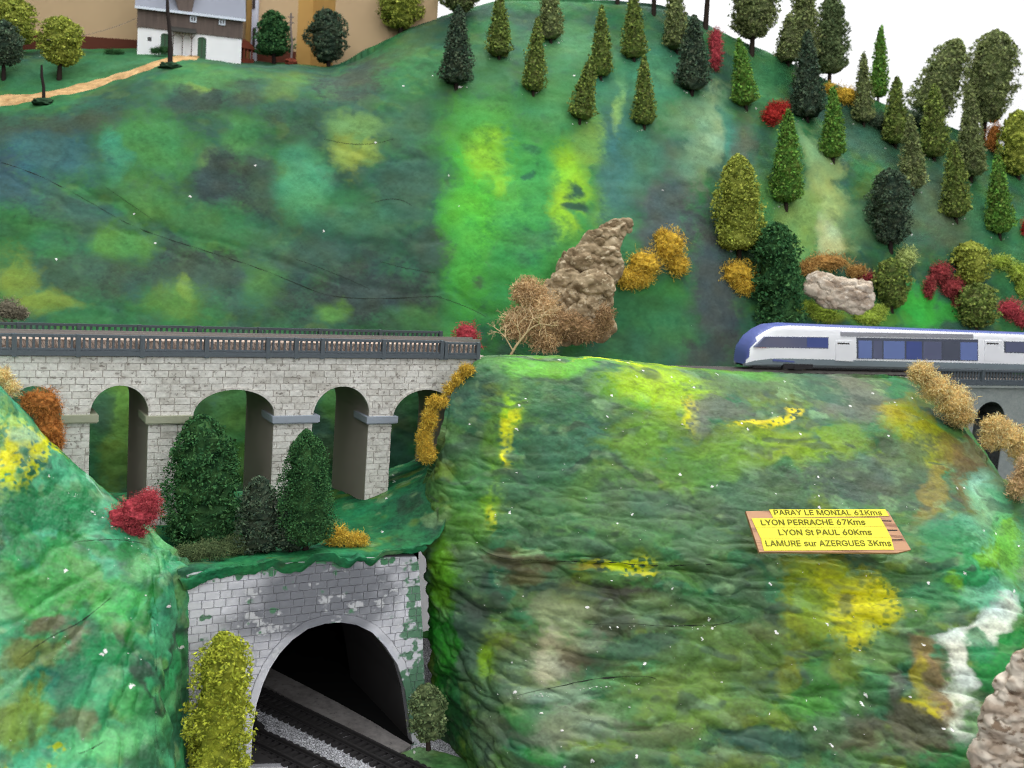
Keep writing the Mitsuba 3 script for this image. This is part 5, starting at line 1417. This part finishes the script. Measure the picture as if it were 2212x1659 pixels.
scene['bark_rock'] = stone_bsdf(rock_fn((166, 148, 118), (124, 106, 80), (196, 180, 150)), .9, .0008, .1)
scene['pink_rock'] = stone_bsdf(rock_fn((200, 186, 166), (164, 146, 126), (214, 202, 184)), .9, .0008, .1)
scene['brown_bark'] = stone_bsdf(rock_fn((220, 208, 190), (182, 164, 144), (134, 114, 94)), .9, .001, .1)


def rock(blobs, Y, mat, label, seed, sub=5, amp=.30, fr_=5.0, cat='rock', strip=(1, 1, 1), flat=.55):
    """Several swollen lumps grown together and chipped: blobs (u, v, half width, half height, turn)."""
    P, Q = [], []
    key = thing('rock', label, cat)
    m = MB()
    for b, (u, v, ru, rv, rot, *yy) in enumerate(blobs):
        Y = yy[0] if yy else Y
        ico = trimesh.creation.icosphere(sub, 1.0)
        w = np.array(ico.vertices)
        q = w * np.array([1, flat, 1])
        px = Y / F
        t = math.radians(rot)
        x = q[:, 0] * ru * px
        z = q[:, 2] * rv * px
        pos = np.stack([x * math.cos(t) - z * math.sin(t), q[:, 1] * min(ru, rv) * px, x * math.sin(t) + z * math.cos(t)], 1) + at(u, v, Y)
        s_ = pos * np.array(strip)
        dd = amp * (nfbm(s_ * 40, 4, seed) - .5) * 2 - amp * .8 * ridged(s_, 55, seed + 2, 3) + amp * .35 * (np.floor(nfbm(s_ * 30, 2, seed + 5) * 7) / 7 - .5)
        m.add(pos + w * dd[:, None] * min(ru, rv) * px * .62, ico.faces)
    single(key, m.mesh, mat)
    return key


rock([(1340, 492, 32, 24, 20, 1.315), (1314, 514, 54, 34, 48, 1.305), (1284, 546, 66, 46, 52, 1.295), (1250, 588, 74, 52, 52, 1.285), (1306, 578, 50, 44, 60, 1.285), (1216, 630, 60, 46, 50, 1.27), (1272, 640, 66, 54, 56, 1.265), (1262, 690, 60, 44, 30, 1.25), (1300, 706, 34, 30, 20, 1.25), (1230, 726, 40, 24, 10, 1.24)], 1.275, 'bark_rock', 'large grey brown bark rock leaning on the hill beside the tan twig', 3, 5, .55)
bush('hill', [(1222, 700, 44, 34), (1262, 716, 50, 26), (1306, 690, 20, 34)], 'earth', 'brown lichen fringe at the foot of the bark rock', GB, n=800, length=10, Y=1.222, seed=5)
bush('hill', [(1140, 630, 36, 30), (1165, 672, 46, 50), (1120, 700, 34, 36), (1180, 725, 36, 34)], 'tan', 'beige lichen mass behind the bare forked twig', GB, n=1600, length=12, Y=1.225, seed=6, core=.6)
rock([(1800, 630, 70, 40, -14), (1850, 640, 46, 44, 0), (1780, 608, 44, 24, -10)], 1.40, 'pink_rock', 'pale pinkish rock between lime bushes behind the train', 7, 5, .34)
rock([(2185, 1530, 70, 110, -24), (2150, 1620, 60, 80, 0), (2230, 1440, 50, 70, -30), (2220, 1640, 80, 70, 0)], .735, 'brown_bark', 'rough pinkish brown bark rock at the lower right corner', 11, 6, .42)

# bare forked twig
tw = thing('twig', 'bare tan forked twig at the end of the viaduct', 'twig')
b0 = at(1100, 766, 1.155)
rng = np.random.default_rng(31)
trunk_m = MB()


def branch(m, p, d, ln, r, depth):
    e = p + d * ln
    m.tube([p, p + d * ln * .5 + rng.normal(0, ln * .05, 3), e], [r, r * .85, r * .7], 6)
    if depth:
        for _ in range(3):
            nd = d + rng.normal(0, .55, 3)
            nd /= np.linalg.norm(nd)
            branch(m, e, nd, ln * rng.uniform(.55, .8), r * .62, depth - 1)


dv = np.array([.55, 0, .83])
trunk_m.tube([b0 - [0, 0, .004], b0 + dv * .012, b0 + dv * .034], [.0014, .0013, .001], 7)
part('stem', trunk_m.mesh, 'twig_tan', tw, smooth=True)
for st0, d in ((.006, (-.55, -.1, .83)), (.03, (.35, .2, .9)), (.03, (.75, -.1, .6)), (.018, (-.2, -.3, .9))):
    m = MB()
    d = np.array(d) / np.linalg.norm(d)
    branch(m, b0 + dv * st0, d, .016, .0008, 4)
    part('branch', m.mesh, 'twig_tan', tw)

# small chips of bare plaster on the terrain
rng = np.random.default_rng(77)
m = MB()
SP = [('bank', u, v) for u, v in zip(rng.uniform(1010, 2000, 130), rng.uniform(830, 1640, 130))] + [('slope', u, v) for u, v in zip(rng.uniform(20, 340, 30), rng.uniform(1180, 1640, 30))]
SP += [('hill', ub + rng.uniform(-26, 26), vb + rng.uniform(-6, 8)) for ub, vb, *_ in HT for _ in range(3)]
SP += [('bank', u, 1480 + (1330 - u) * .13 + rng.uniform(-5, 5)) for u in rng.uniform(1100, 1430, 34)] + [('bank', u, 1354 + rng.uniform(-5, 5)) for u in rng.uniform(1280, 1570, 22)] + [('slope', 60 + 260 * q, 985 + 220 * q + rng.uniform(-8, 8)) for q in rng.random(26)]
for nm, u, v in SP:
    p = hit(u, v, nm)
    px = p[1] / F
    r = px * rng.choice([.6, 1.0, 1.6, 3.0], p=[.55, .33, .10, .02])
    w, f = clump_mesh(np.zeros(3), 1.0, int(u), 1.0, 1, .5, 2)
    m.add(w * r * np.array([1.5, .6, .9]) + p - np.array([0, .0006, 0]), f)
diffuse('plaster_white', 236, 232, 226)
struct('plaster_chips', m.mesh, 'plaster_white', 'white chips of bare plaster scattered over the slopes', False, 'stuff')
